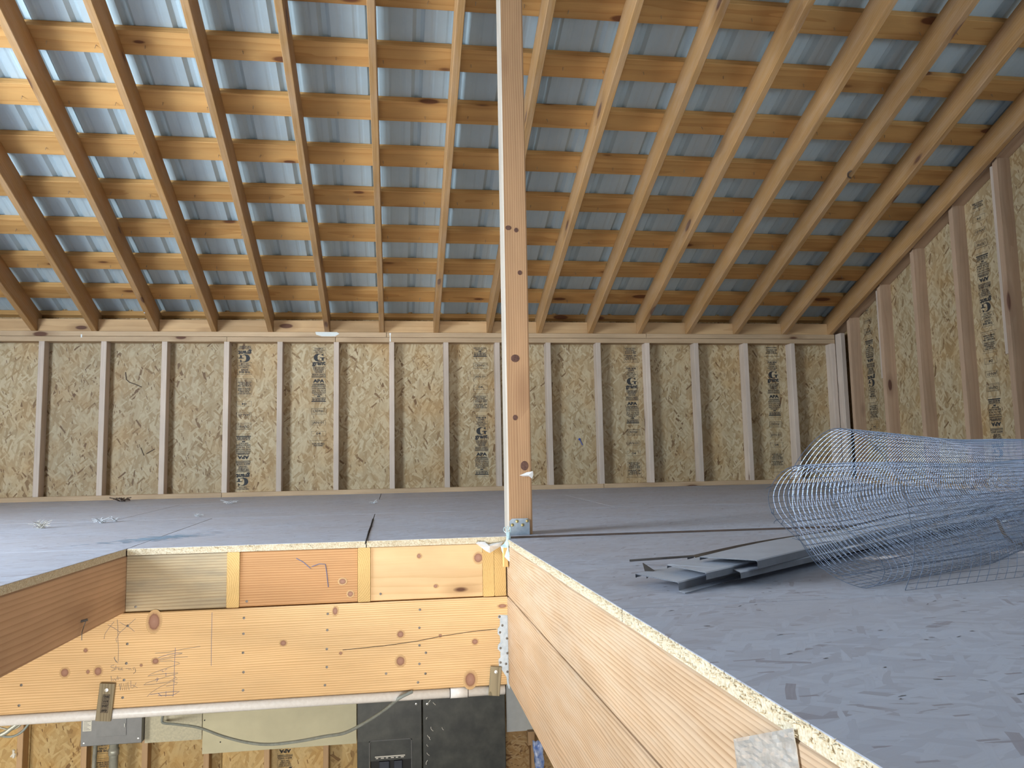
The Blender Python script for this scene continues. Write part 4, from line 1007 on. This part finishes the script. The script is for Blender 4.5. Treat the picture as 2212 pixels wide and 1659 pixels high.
# ================================================================ LITTER AT THE POST
def sheet_mesh(name, pts, y0, mat, label, cat, wob=0.004, th=0.0006, seed=3):
    rnd = random.Random(seed); n = len(pts)
    V = [Vector(p) + Vector((0, rnd.uniform(-wob, 0) , 0)) for p in pts]
    c = sum(V, Vector()) / n + Vector((0, -wob * 1.6, 0))
    Vf = V + [c]; Fc = [(i, (i + 1) % n, n) for i in range(n)]
    m2 = len(Vf); Vb = [v + Vector((0, th, 0)) for v in Vf]
    Fc += [(m2 + (i + 1) % n, m2 + i, m2 + n) for i in range(n)] + [(i, m2 + i, m2 + (i + 1) % n, (i + 1) % n) for i in range(n)]
    o = raw(name, Vf + Vb, Fc, M[mat]); return tag(o, label, cat)
sheet_mesh('torn_sheet', [(0.2747, 2.7760, -0.0188), (0.2844, 2.7760, -0.0144), (0.3053, 2.7760, -0.0151), (0.3197, 2.7760, -0.0235), (0.3424, 2.7760, -0.0211), (0.3700, 2.7760, -0.0173), (0.3633, 2.7760, -0.0313), (0.3436, 2.7760, -0.0433), (0.3240, 2.7760, -0.0536), (0.3128, 2.7760, -0.0485), (0.2953, 2.7760, -0.0353)],
           2.776, 'plastic_white', 'torn white scrap hanging over the floor edge by the post', 'scrap', 0.010)
V = [(0.3825, 2.7680, 0.0147), (0.3923, 2.7680, 0.0160), (0.3957, 2.7600, -0.0009), (0.3916, 2.7450, -0.0184), (0.3828, 2.7300, -0.0292), (0.3828, 2.7220, -0.0518), (0.3868, 2.7200, -0.0750), (0.3945, 2.7200, -0.0861), (0.3823, 2.7220, -0.0781), (0.3693, 2.7300, -0.0646), (0.3614, 2.7400, -0.0451), (0.3582, 2.7500, -0.0303), (0.3724, 2.7580, -0.0205), (0.3799, 2.7640, -0.0102)]
sheet_mesh('plastic_strip', V, 2.77, 'plastic_blue', 'twisted pale blue plastic strip draped down the corner below the post', 'scrap', 0.008, seed=5)
V, Fc = [], []
for s in range(5):
    a = Vector((0.3841, 2.7680, 0.0115)) + Vector((random.uniform(-.006, .010), 0, random.uniform(-.008, .004)))
    pts = catmull([a, a + Vector((-0.010 + 0.006 * s, 0, 0.010)), a + Vector((-0.006 + 0.004 * s, -0.004, 0.022)), a + Vector((0.004, 0.002, 0.012))], 4)
    tube(V, Fc, pts, 0.0011, 4)
o = raw('frayed_thread', V, Fc, M['plastic_blue']); tag(o, 'frayed pale blue threads at the foot of the post', 'thread')
sheet_mesh('tape_flag', [(0.4389, 2.8105, 0.2097), (0.4659, 2.8105, 0.2206), (0.4878, 2.8105, 0.2235), (0.4887, 2.8080, 0.2103), (0.4835, 2.8085, 0.1973), (0.4740, 2.8105, 0.2057), (0.4522, 2.8105, 0.2061)], 2.81, 'plastic_white',
           'small torn tape flag stuck to the post near its foot', 'tape', 0.003, seed=9)
# foil patch on the near end of the trimmer
fp = [(0.3835, 0.8998, -0.0758), (0.3835, 0.8344, -0.0483), (0.3835, 0.7700, -0.0193), (0.3835, 0.7552, -0.0192), (0.3835, 0.7414, -0.0311), (0.3835, 0.7433, -0.0697), (0.3835, 0.8894, -0.1246)]
bm = bmesh.new(); NU, NV = 16, 14
A, B_, Cc, Dd = Vector(fp[0]), Vector(fp[3]), Vector(fp[5]), Vector(fp[6])
gv = [[None] * (NV + 1) for _ in range(NU + 1)]
for i in range(NU + 1):
    for j in range(NV + 1):
        u, v = i / NU, j / NV
        p = (A.lerp(B_, u)).lerp(Dd.lerp(Cc, u), v)
        p.x -= 0.0012 + random.uniform(0, 0.0022) * (1 if 0 < i < NU and 0 < j < NV else 0.3)
        gv[i][j] = bm.verts.new(p)
for i in range(NU):
    for j in range(NV): bm.faces.new((gv[i][j], gv[i + 1][j], gv[i + 1][j + 1], gv[i][j + 1]))
c = sum((v.co for v in bm.verts), Vector()) / len(bm.verts)
bmesh.ops.translate(bm, vec=-c, verts=bm.verts); bmesh.ops.recalc_face_normals(bm, faces=bm.faces)
me = bpy.data.meshes.new('foil'); bm.to_mesh(me); bm.free()
o = link_obj('foil_patch', me, M['foil']); o.matrix_basis = Matrix.Translation(c)
md = o.modifiers.new('thick', 'SOLIDIFY'); md.thickness = 0.0008
tag(o, 'crinkled silvery tape patch on the near end of the right opening plank', 'tape')

# tufts of fluff and bits on the floor
def tuft(p, r, n, mat, label, cat='tuft', name='fluff_tuft', flat=0.5, thick=0.0010):
    V, Fc = [], []; p = Vector(p)
    p.z = (fz(p.y) if p.y > YC else 0.0)
    for i in range(n):
        a = random.random() * 6.28; d = Vector((math.cos(a), math.sin(a), random.uniform(0.1, 1.0) * flat))
        q = p + Vector((random.uniform(-.4, .4) * r, random.uniform(-.4, .4) * r, thick))
        pts = [q, q + d * r * 0.5 + Vector((0, 0, r * 0.2 * flat)), q + d * r * random.uniform(0.8, 1.2)]
        tube(V, Fc, catmull(pts, 3), thick, 4)
    o = raw(name, V, Fc, M[mat]); return tag(o, label, cat)
tuft((-1.5055, 3.7133, 0.0100), 0.035, 26, 'fluff_tan', 'tan feathery tuft on the floor near the left edge of view', flat=1.1)
tuft((-1.3303, 3.9102, 0.0150), 0.035, 26, 'fluff', 'larger white tuft of the pair on the left part of the floor', flat=0.8)
tuft((-1.2869, 3.9726, 0.0180), 0.022, 18, 'fluff', 'smaller white tuft of the pair, to the right of the larger', flat=1.1)
tuft((-0.9647, 4.1620, 0.0300), 0.020, 16, 'fluff', 'pale tuft alone on the open floor in front of the printed board', flat=0.7)
tuft((-1.0223, 5.2139, 0.0550), 0.045, 22, 'fluff', 'grey-white tuft on the floor close to the bottom plate', flat=0.5)
tuft((-1.8332, 5.7736, 0.0600), 0.05, 12, 'chip', 'dark scrap lying against the bottom plate at the left', 'scrap', 'dark_scrap', 0.5, 0.004)
tuft((-0.1283, 4.8335, 0.0550), 0.022, 14, 'fluff', 'tiny white speck of fluff before the wall, left of the post', flat=0.8)
tuft((1.5655, 6.3664, 0.0640), 0.045, 26, 'blue_rag', 'crumpled bright blue scrap against the bottom plate right of the post', 'scrap', 'blue_scrap', 0.7, 0.004)
V, Fc = [], []; b0 = Vector((1.4316, 6.1080, 0.4520))
tube(V, Fc, [b0, b0 + Vector((0.012, 0, -0.006))], 0.008, 6); tube(V, Fc, [b0 + Vector((0.01, 0, -0.01)), b0 + Vector((0.03, 0, -0.05))], 0.003, 4)
tag(raw('blue_paint_blob', V, Fc, M['blue_rag']), 'small blue blob stuck on the back wall board right of the post', 'blob')
V, Fc = [], []
for p, q in (((-1.7407, 5.7691, 1.4123), (-1.7324, 5.7972, 1.3687)),):
    tube(V, Fc, [p, Vector(p).lerp(Vector(q), 0.5) + Vector((0.01, 0, 0)), q], 0.006, 5)
tag(raw('cobweb_clump', V, Fc, M['fluff']), 'small white cobweb clump on a rafter at the left eave', 'cobweb')

# ================================================================ GARAGE WALL EQUIPMENT (seen below the beam)
FY = D - 0.001
def flat_panel(name, mat, pts, y, th, parent):
    return plate_xz(name, pts, y, th, mat, parent)
gp = thing('breaker_panel', 'grey steel breaker panel with a small door on the garage wall', 'electrical panel', (-1.9309, 6.0000, -1.5042))
gx0, gx1, gz0 = (-2.1061, 5.9500, -1.5761)[0], (-1.7191, 5.9500, -1.5785)[0], (-1.9121, 5.9500, -1.5774)[2]
box('cover', M['grey_steel'], (gx0, D - 0.075, gz0), (gx1, D - 0.002, gz0 + 0.50), gp, 0, 0.004)
dx0, dx1, dz0 = (-2.0066, 5.9450, -1.5182)[0], (-1.8174, 5.9450, -1.5218)[0], (-1.9122, 5.9450, -1.5200)[2]
dr = box('door', M['grey_steel'], (dx0, D - 0.080, dz0), (dx1, D - 0.0755, dz0 + 0.34), gp, 0, 0.0015)
lt = box('latch', M['screw'], (dx1 - 0.012, D - 0.085, dz0 + 0.055), (dx1 - 0.007, D - 0.0805, dz0 + 0.080), gp, 2, 0.0005)
sub_part(lt, dr)
lx0, lx1, lz0 = (-2.0960, 5.9450, -1.4761)[0], (-2.0402, 5.9450, -1.4798)[0], (-2.0666, 5.9450, -1.4781)[2]
lab = box('paper_label', M['paper'], (lx0, D - 0.0765, lz0), (lx1, D - 0.0752, lz0 + 0.10), gp, 0, 0.0002)
V, Fc = [], []
for i in range(9):
    z = lz0 + 0.008 + i * 0.009; k = len(V)
    V += [Vector((lx0 + 0.006, D - 0.0768, z)), Vector((lx1 - 0.006 - 0.01 * (i % 3), D - 0.0768, z)), Vector((lx1 - 0.006 - 0.01 * (i % 3), D - 0.0768, z + 0.0025)), Vector((lx0 + 0.006, D - 0.0768, z + 0.0025))]
    Fc.append((k, k + 1, k + 2, k + 3))
sub_part(raw('label_lines', V, Fc, M['grey_line'], gp), lab)
ps = disc_mesh('screw', 0.006, 0.003); ps.materials.append(M['screw'])
for x, z in ((gx0 + 0.02, gz0 + 0.02), (gx1 - 0.02, gz0 + 0.03)): put('screw', ps, None, (x, D - 0.0755, z), (0, -1, 0), gp)
def bd(name, mat, xa, xb, z0, z1, lab, y0=0.012):
    o = box(name, M[mat], (xa, D - y0, z0), (xb, D - 0.0005, z1), None, 0, 0.001); return tag(o, lab, 'wall board')
bd('backboard', 'cream_rough', gx1 + 0.004, (-1.3393, 6.0200, -1.6116)[0], (-1.5420, 6.0200, -1.6010)[2], -0.9, 'speckled cream board between the grey breaker panel and the longer cream board')
b2 = bd('backboard', 'cream', (-1.3347, 6.0200, -1.6119)[0], (-0.2803, 6.0200, -1.6833)[0], (-0.8258, 6.0200, -1.6997)[2], -0.9, 'long smooth cream board left of the black panels')
b3 = bd('backboard', 'pale_blue', (0.8054, 6.0200, -1.4282)[0], 1.40, (0.8933, 6.0200, -1.6939)[2], -0.9, 'pale blue-grey board to the right of the black panels')
sd = disc_mesh('screw_hole', 0.005, 0.001); sd.materials.append(M['black'])
for p in ((-1.3213, 6.0100, -1.4731), (-1.2132, 6.0100, -1.6262)):
    o = put('screw_hole', sd, None, p, (0, -1, 0), None); o.parent = b2; o.matrix_basis = b2.matrix_basis.inverted() @ o.matrix_basis
# black service panels
bp = thing('service_panel', 'smudged black double service panel on the garage wall', 'electrical panel', (0.2437, 5.9200, -1.6231))
kx0, kx1, kx2 = (-0.2700, 5.9000, -1.5829)[0], (0.1856, 5.9000, -1.6130)[0], (0.7809, 5.9000, -1.6524)[0]
wx0, wx1, wz1 = (-0.1852, 5.9000, -1.6511)[0], (0.1086, 5.9000, -1.6615)[0], (-0.0405, 5.9000, -1.6546)[2]
kz0, kz1 = -2.45, -0.95
yk = 5.90
box('left_cover', M['black_panel'], (kx0, yk, wz1 - 0.002), (kx1 - 0.003, D - 0.001, kz1), bp, 2, 0.004)
box('left_cover', M['black_panel'], (kx0, yk, kz0), (wx0, D - 0.001, wz1 - 0.002), bp, 2, 0.004)
box('left_cover', M['black_panel'], (wx1, yk, kz0), (kx1 - 0.003, D - 0.001, wz1 - 0.002), bp, 2, 0.004)
box('right_cover', M['black_panel'], (kx1 + 0.003, yk - 0.004, kz0), (kx2, D - 0.001, kz1), bp, 2, 0.004)
V, Fc = [], []
tube(V, Fc, [(wx0, yk - 0.001, -2.3), (wx0, yk - 0.001, wz1 - 0.012), (wx0 + 0.012, yk - 0.001, wz1), (wx1 - 0.012, yk - 0.001, wz1), (wx1, yk - 0.001, wz1 - 0.012), (wx1, yk - 0.001, -2.3)], 0.0035, 6)
raw('window_trim', V, Fc, M['grey_steel'], bp)
dzz = (-0.0410, 5.9000, -1.7954)[2]
box('dead_front', M['black_panel'], (wx0 + 0.004, yk + 0.006, dzz), (wx1 - 0.004, yk + 0.012, wz1 - 0.004), bp, 0, 0.001)
box('recess', M['black'], (wx0 + 0.004, yk + 0.05, kz0), (wx1 - 0.004, yk + 0.055, dzz), bp, 0, 0.001)
for i, (xa, xb) in enumerate(((820, 840), (852, 868), (872, 886))):
    pass
for a, b in (((-0.1186, 5.9200, -1.8186), (-0.0477, 5.9200, -1.8237)), ((-0.0154, 5.9200, -1.8260), (0.0429, 5.9200, -1.8302))):
    br = box('breaker', M['breaker'], (a[0], yk + 0.012, dzz - 0.14), (b[0], yk + 0.05, dzz - 0.008), bp, 2, 0.003)
z = (-0.0409, 5.9000, -1.7704)[2]; wl0, wl1 = (-0.1470, 5.9000, -1.7660)[0], (0.0624, 5.9000, -1.7714)[0]
box('white_strip', M['white'], (wl0, yk + 0.0045, z), (wl1, yk + 0.0058, z + 0.007), bp, 0, 0.0002)
V, Fc = [], []
for i in range(6):
    x = wl0 + (wl1 - wl0) * (0.03 + 0.165 * i); k = len(V); w = 0.016 + 0.006 * (i % 2)
    V += [Vector((x, yk + 0.0052, z - 0.010)), Vector((x + w, yk + 0.0052, z - 0.010)), Vector((x + w, yk + 0.0052, z - 0.004)), Vector((x, yk + 0.0052, z - 0.004))]; Fc.append((k, k + 1, k + 2, k + 3))
raw('strip_marks', V, Fc, M['white'], bp)
ws = disc_mesh('screw', 0.0085, 0.004); ws.materials.append(M['screw'])
for p in ((0.1427, 5.8900, -1.4204), (0.2213, 5.8900, -1.4252)): put('screw', ws, None, p, (0, -1, 0), bp)
V, Fc = [], []
for p, L in (((0.2447, 5.8940, -1.3991), .03), ((0.2610, 5.8940, -1.4160), .02), ((0.2462, 5.8940, -1.5835), .03), ((0.3250, 5.8940, -1.5918), .02), ((0.2206, 5.8940, -1.5153), .015), ((0.2195, 5.8940, -1.6387), .02), ((0.2157, 5.8940, -1.7015), .015), ((0.2358, 5.8940, -1.6524), .02), ((0.2152, 5.8940, -1.7581), .02), ((0.2213, 5.8940, -1.8088), .03)):
    p = Vector(p); a = random.uniform(-1.2, 1.2)
    tube(V, Fc, catmull([p, p + Vector((L * .5 * math.sin(a), 0, -L * .5)), p + Vector((L * math.sin(a + .5), 0, -L))], 3), 0.0022, 4)
tag(raw('paint_drips', V, Fc, M['white'], bp), kind='stuff')
# conduits under the grey panel
V, Fc = [], []; a = (-2.0221, 5.9800, -1.5978); b = (-2.0500, 5.9800, -1.8212)
tube(V, Fc, [(a[0], 5.98, gz0), (b[0], 5.98, b[2] - 0.6)], 0.0145, 10)
tag(raw('conduit', V, Fc, M['conduit'], None, True), 'thin steel conduit dropping from the grey breaker panel', 'conduit')
pc = thing('plastic_conduit', 'thick grey-white plastic conduit with a coupling below the grey breaker panel', 'conduit', (-1.9008, 5.9700, -1.6783))
cx = (-1.9008, 5.9700, -1.6783)[0]; cz = (-1.9017, 5.9700, -1.6511)[2]
V, Fc = [], []; tube(V, Fc, [(cx, 5.975, gz0), (cx, 5.975, gz0 - 1.0)], 0.029, 14); raw('tube', V, Fc, M['conduit'], pc, True)
V, Fc = [], []; tube(V, Fc, [(cx, 5.975, (-1.9030, 5.9700, -1.6087)[2]), (cx, 5.975, cz)], 0.0345, 14); raw('coupling', V, Fc, M['conduit'], pc, True)
# grey cable sagging across the boards to the beam
cb = catmull([(-1.5905, 5.9800, -1.4160), (-1.5932, 5.9700, -1.4406), (-1.5779, 5.9600, -1.4600), (-1.4563, 5.8500, -1.4437), (-1.2647, 5.6000, -1.4005), (-1.0596, 5.3000, -1.3711), (-0.8694, 5.0000, -1.3224), (-0.6943, 4.7000, -1.2494), (-0.5110, 4.4000, -1.1501), (-0.3369, 4.0000, -1.0094), (-0.2223, 3.7000, -0.9062), (-0.1179, 3.3000, -0.7475), (-0.0409, 2.9500, -0.6062), (0.0075, 2.7800, -0.5245), (0.0381, 2.7680, -0.5067), (0.0552, 2.7720, -0.5013)], 6)
V, Fc = [], []
n = len(cb); k0 = 0
tube(V, Fc, cb, 0.0085, 8)
for i, p in enumerate(cb):          # lighter toward the near end, a flat two-core lead
    s = 1.0 if p.y > 4.5 else 0.62 + 0.38 * (p.y - 2.7) / 1.8
    for j in range(8): V[i * 8 + j] = p + (V[i * 8 + j] - p) * s
tag(raw('cable', V, Fc, M['cable'], None, True), 'grey cable sagging below the beam across the cream boards', 'cable')
V, Fc = [], []; tube(V, Fc, catmull([(-2.4307, 5.2000, -1.2734), (-2.2831, 5.2000, -1.2523), (-2.2222, 5.2000, -1.2174), (-2.1736, 5.2000, -1.1814), (-2.1368, 5.2000, -1.1577)], 5), 0.013, 8)
tag(raw('cable', V, Fc, M['conduit'], None, True), 'thick pale cable at the lower left crossing the looped wires', 'cable')
V, Fc = [], []; tube(V, Fc, catmull([(-2.5851, 5.7000, -1.3759), (-2.4748, 5.7000, -1.4060), (-2.4200, 5.7000, -1.4068), (-2.3717, 5.7000, -1.3815), (-2.3402, 5.7000, -1.3436), (-2.3197, 5.7000, -1.3048)], 5), 0.008, 6)
tag(raw('cable', V, Fc, M['cable'], None, True), 'looped dark grey wire hanging at the lower left', 'cable')
V, Fc = [], []; tube(V, Fc, catmull([(-2.5825, 5.7500, -1.3430), (-2.5126, 5.7500, -1.3677), (-2.4568, 5.7500, -1.3800), (-2.4106, 5.7500, -1.3600), (-2.3842, 5.7500, -1.3271)], 5), 0.006, 6)
tag(raw('cable', V, Fc, M['conduit'], None, True), 'thin pale wire looped above the dark one at the lower left', 'cable')
V, Fc = [], []; p = Vector((-2.5497, 6.0100, -1.6103))
for i in range(10):
    a = random.random() * 6.28; tube(V, Fc, [p, p + Vector((math.cos(a) * .016, -0.01, math.sin(a) * .028))], 0.006, 5)
tag(raw('insulator_clip', V, Fc, M['white']), 'small white plastic clip on a garage stud at the lower left', 'clip')
o = box('wood_cleat', M['plate'], ((0.9568, 5.9900, -1.7247)[0], D - 0.06, (0.9831, 5.9900, -1.7820)[2]), ((1.0050, 5.9900, -1.7280)[0], D - 0.001, (0.9852, 5.9900, -1.6874)[2]), None, 2)
tag(o, 'short wooden cleat under the pale blue-grey board', 'wood block')
bw = [Vector((0.9316, 5.5000, -1.5978)), Vector((0.9578, 5.5000, -1.9572))]
V, Fc = [], []
for i in range(9):
    for j in range(5):
        u = i / 8; p = bw[0].lerp(bw[1], u) + Vector((0.016 * j - 0.02 + random.uniform(-.004, .004), random.uniform(-.02, .02), 0)); V.append(p)
Fc = [(i * 5 + j, i * 5 + j + 1, (i + 1) * 5 + j + 1, (i + 1) * 5 + j) for i in range(8) for j in range(4)]
o = raw('plastic_wrap', V, Fc, M['blue_wrap'], None, True); md = o.modifiers.new('thick', 'SOLIDIFY'); md.thickness = 0.002
tag(o, 'blue plastic wrap hanging below the beam at the right', 'wrap')

# ================================================================ FLASHING STRIPS INSIDE THE MESH ROLL
SD = Vector((math.sin(math.radians(50.2)), math.cos(math.radians(50.2)), 0)); SN = Vector((SD.y, -SD.x, 0))   # along, towards the viewer
def strip(name, fl, z, width, length, lip, label, flange=0.0, skew=0.0, pitch=0.0, yaw=0.0, mat='flash', bend=0.0, back=0.006):
    d = (SD + SN * yaw).normalized(); nrm = Vector((d.y, -d.x, 0)); f0 = Vector((fl[0], fl[1], z)); ns = 24
    prof = [(-width, -back), (-width, 0.0), (0.0, 0.0), (0.0025, -0.002), (0.003, -lip)]
    if flange: prof.append((flange, -lip - 0.002))
    V, Fc = [], []
    for layer in (0.0, -0.0014):
        for i in range(ns + 1):
            s = length * i / ns
            for n_, h in prof:
                sk = skew * (-n_ / width) if i == 0 else 0.0
                zb = pitch * s + bend * math.sin(s * 2.1) * (-n_ / width)
                V.append(f0 + d * (s + sk) + nrm * n_ + Vector((0, 0, h + zb + layer + (0.004 * math.sin(5 * s) if n_ <= -width else 0))))
    m_ = len(prof); off = (ns + 1) * m_
    for i in range(ns):
        for j in range(m_ - 1):
            a = i * m_ + j
            Fc.append((a, a + 1, a + m_ + 1, a + m_)); Fc.append((off + a, off + a + m_, off + a + m_ + 1, off + a + 1))
    for j in range(m_ - 1):
        Fc.append((j, off + j, off + j + 1, j + 1)); e = ns * m_; Fc.append((e + j, e + j + 1, off + e + j + 1, off + e + j))
    for i in range(ns):
        a = i * m_; Fc.append((a, a + m_, off + a + m_, off + a)); a += m_ - 1; Fc.append((a, off + a, off + a + m_, a + m_))
    c = sum(V, Vector()) / len(V)
    me = mesh_from(name, [v - c for v in V], Fc); o = link_obj(name, me, M[mat]); o.matrix_basis = Matrix.Translation(c)
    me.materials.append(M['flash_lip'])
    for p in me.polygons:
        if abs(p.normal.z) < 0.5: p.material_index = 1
    return tag(o, label, 'flashing', 'bent metal flashing lying under the wire mesh roll')
strip('flashing_strip', (0.5370, 1.4963, 0.0190), 0.013, 0.125, 1.1, 0.016, 'lowest bent flashing strip, its curled corner nearest the left', 0.020, 0.05, 0.0045, 0.0)
strip('flashing_strip', (0.5938, 1.4968, 0.0290), 0.029, 0.120, 1.6, 0.013, 'second bent flashing strip, lying on the lowest one', 0.0, 0.06, 0.0, 0.0)
strip('flashing_strip', (0.7216, 1.5445, 0.0420), 0.042, 0.125, 2.5, 0.016, 'topmost long flashing strip with the widest pale top face', 0.0, 0.0, -0.002, -0.02)
strip('flashing_strip', (0.6793, 1.5297, 0.0225), 0.0225, 0.075, 2.6, 0.012, 'front flashing strip with a scuffed lip, nearest the viewer', 0.0, 0.07, 0.001, 0.035)
strip('flashing_strip', (0.7234, 1.8877, 0.0120), 0.012, 0.020, 1.9, 0.010, 'thin dark folded flashing edge behind the others', 0.0, 0.0, 0.006, 0.02, 'flash_brown')
# torn triangular tab at the far left of the pile
tb = [Vector((0.5224, 1.6668, 0.0300)), Vector((0.5390, 1.6413, 0.0160)), Vector((0.5188, 1.6305, 0.0020))]
V = tb + [t + Vector((0.002, 0.003, 0.0)) for t in tb]
o = raw('torn_tab', V, [(0, 1, 2), (5, 4, 3), (0, 3, 4, 1), (1, 4, 5, 2), (2, 5, 3, 0)], M['flash_brown']); tag(o, 'dark torn triangular tab of metal at the left tip of the flashing pile', 'scrap')
V, Fc = [], []; tube(V, Fc, [(0.5720, 1.9298, 0.0040), (0.6456, 1.9014, 0.0100), (0.7242, 1.8896, 0.0140)], 0.003, 6)
tag(raw('folded_edge', V, Fc, M['flash_brown']), 'narrow folded metal edge pointing left out of the flashing pile', 'scrap')

# ================================================================ WIRE MESH ROLL
al = math.radians(51); RA = Vector((math.sin(al), math.cos(al), 0)); RC = Vector((math.cos(al), -math.sin(al), 0))
RP0 = Vector((0.8834, 1.456, -0.008))
sec = [(.088, .004), (.106, .065), (.101, .13), (.089, .189), (.059, .246), (.018, .290), (-.030, .306), (-.073, .287), (-.12, .236), (-.138, .179), (-.132, .13), (-.105, .075), (-.061, .028), (0, .004),
       (.035, .012), (.052, .040), (.038, .075), (.008, .100), (-.023, .125), (-.030, .16), (-.042, .193), (-.064, .224), (-.091, .236), (-.125, .225), (-.150, .198), (-.162, .165), (-.147, .124), (-.096, .080), (-.065, .045), (-.02, .022), (.02, .03)]
cs = catmull([Vector((a, b, 0)) for a, b in sec], 7)
# even spacing along the section
acc = [0.0]
for a, b in zip(cs[:-1], cs[1:]): acc.append(acc[-1] + (b - a).length)
def at_len(s):
    for i in range(len(acc) - 1):
        if acc[i + 1] >= s:
            f = (s - acc[i]) / max(acc[i + 1] - acc[i], 1e-9); return cs[i].lerp(cs[i + 1], f)
    return cs[-1]
LR = 2.7; PITCH_A = 0.0254; PITCH_C = 0.0127
NA = int(LR / PITCH_A); NC = int(acc[-1] / PITCH_C)
def roll_point(s, a):
    p = at_len(s)
    k = s / acc[-1]
    # the roll relaxes and shifts a little along its length
    du = 0.010 * math.sin(a * 2.3 + k * 5) + 0.012 * k * a; dv = 0.006 * math.sin(a * 3.1 + k * 9)
    du += 0.42 * min(a, 0.5) * math.exp(-(s / 0.19) ** 2)
    du += 0.22 * min(a, 0.5) * math.exp(-(p.y / 0.09) ** 2) * (1.0 if p.x > -0.03 else 0.4) * (1 if s > 0.25 else 0)
    v = max(p.y + dv * (1 if p.y > 0.04 else 0.15), 0.0022 + 0.001 * k)
    return RP0 + RA * a + RC * (p.x + du) + Vector((0, 0, v))
roll = thing('wire_mesh_roll', 'loose roll of galvanized wire mesh lying over metal strips on the right', 'wire mesh roll', RP0)
grid = [[roll_point(i * PITCH_C, j * PITCH_A) for i in range(NC + 1)] for j in range(NA + 1)]
def wires(name, lines, r, n=3):
    V, Fc = [], []
    for ln_ in lines: tube(V, Fc, ln_, r, n)
    me = bpy.data.meshes.new(name)
    c = Vector(RP0); me.from_pydata([tuple(v - c) for v in V], [], Fc); me.update()
    o = link_obj(name, me, M['wire'], roll); return o
o = wires('end_ring', [grid[0]], 0.0008, 4)
tag(wires('ring_wires', [grid[j] for j in range(1, NA + 1)], 0.00062), kind='stuff')
tag(wires('long_wires', [[grid[j][i] for j in range(0, NA + 1, 3)] for i in range(NC + 1)], 0.00055), kind='stuff')
# sprung wire ends at the cut corner
V, Fc = [], []
for k in range(10):
    b = grid[0][int(NC * random.uniform(0.80, 0.98))]; d = -RA * random.uniform(0.004, 0.02) + RC * random.uniform(-.012, .012) + Vector((0, 0, random.uniform(-.012, .016)))
    tube(V, Fc, catmull([b, b + d * 0.6, b + d + RC * random.uniform(-.01, .01)], 3), 0.0008, 4)
tag(raw('sprung_ends', V, Fc, M['wire'], roll), kind='stuff')
# loose tie wires and a dry stick caught in the mesh
for pts, lab in (([(1.4326, 2.0016, 0.0500), (1.3999, 1.9161, 0.0500), (1.4771, 1.9868, 0.0200)], 'short bright curl of tie wire in the mesh roll, left of the stick'),
                 ([(1.8898, 2.5096, 0.1000), (2.0061, 2.6065, 0.1100), (2.2927, 2.9128, 0.0900)], 'bright tie wire bent flat high in the mesh roll'),
                 ([(1.8728, 2.3722, 0.0500), (1.7278, 2.1855, 0.0400), (1.6712, 2.0802, 0.0200)], 'bright tie wire curving down beside the stick in the mesh roll'),
                 ([(1.8807, 2.2665, 0.0400), (1.9096, 2.2758, 0.0400), (1.9814, 2.3368, 0.0400)], 'straight bright tie wire right of the stick in the mesh roll')):
    V, Fc = [], []; tube(V, Fc, catmull(pts, 5), 0.0016, 5); tag(raw('tie_wire', V, Fc, M['screw']), lab, 'wire', 'loose tie wires in the mesh roll')
V, Fc = [], []; tube(V, Fc, catmull([(1.8281, 2.2214, 0.0500), (1.7345, 2.0949, 0.0300), (1.7129, 2.0502, 0.0120), (1.6773, 1.9691, 0.0050), (1.7382, 1.9742, 0.0050)], 5), 0.005, 6)
tag(raw('stick', V, Fc, M['stick']), 'thin dry stick lying inside the wire mesh roll', 'stick')
# stamp ends
bpy.context.view_layer.update()
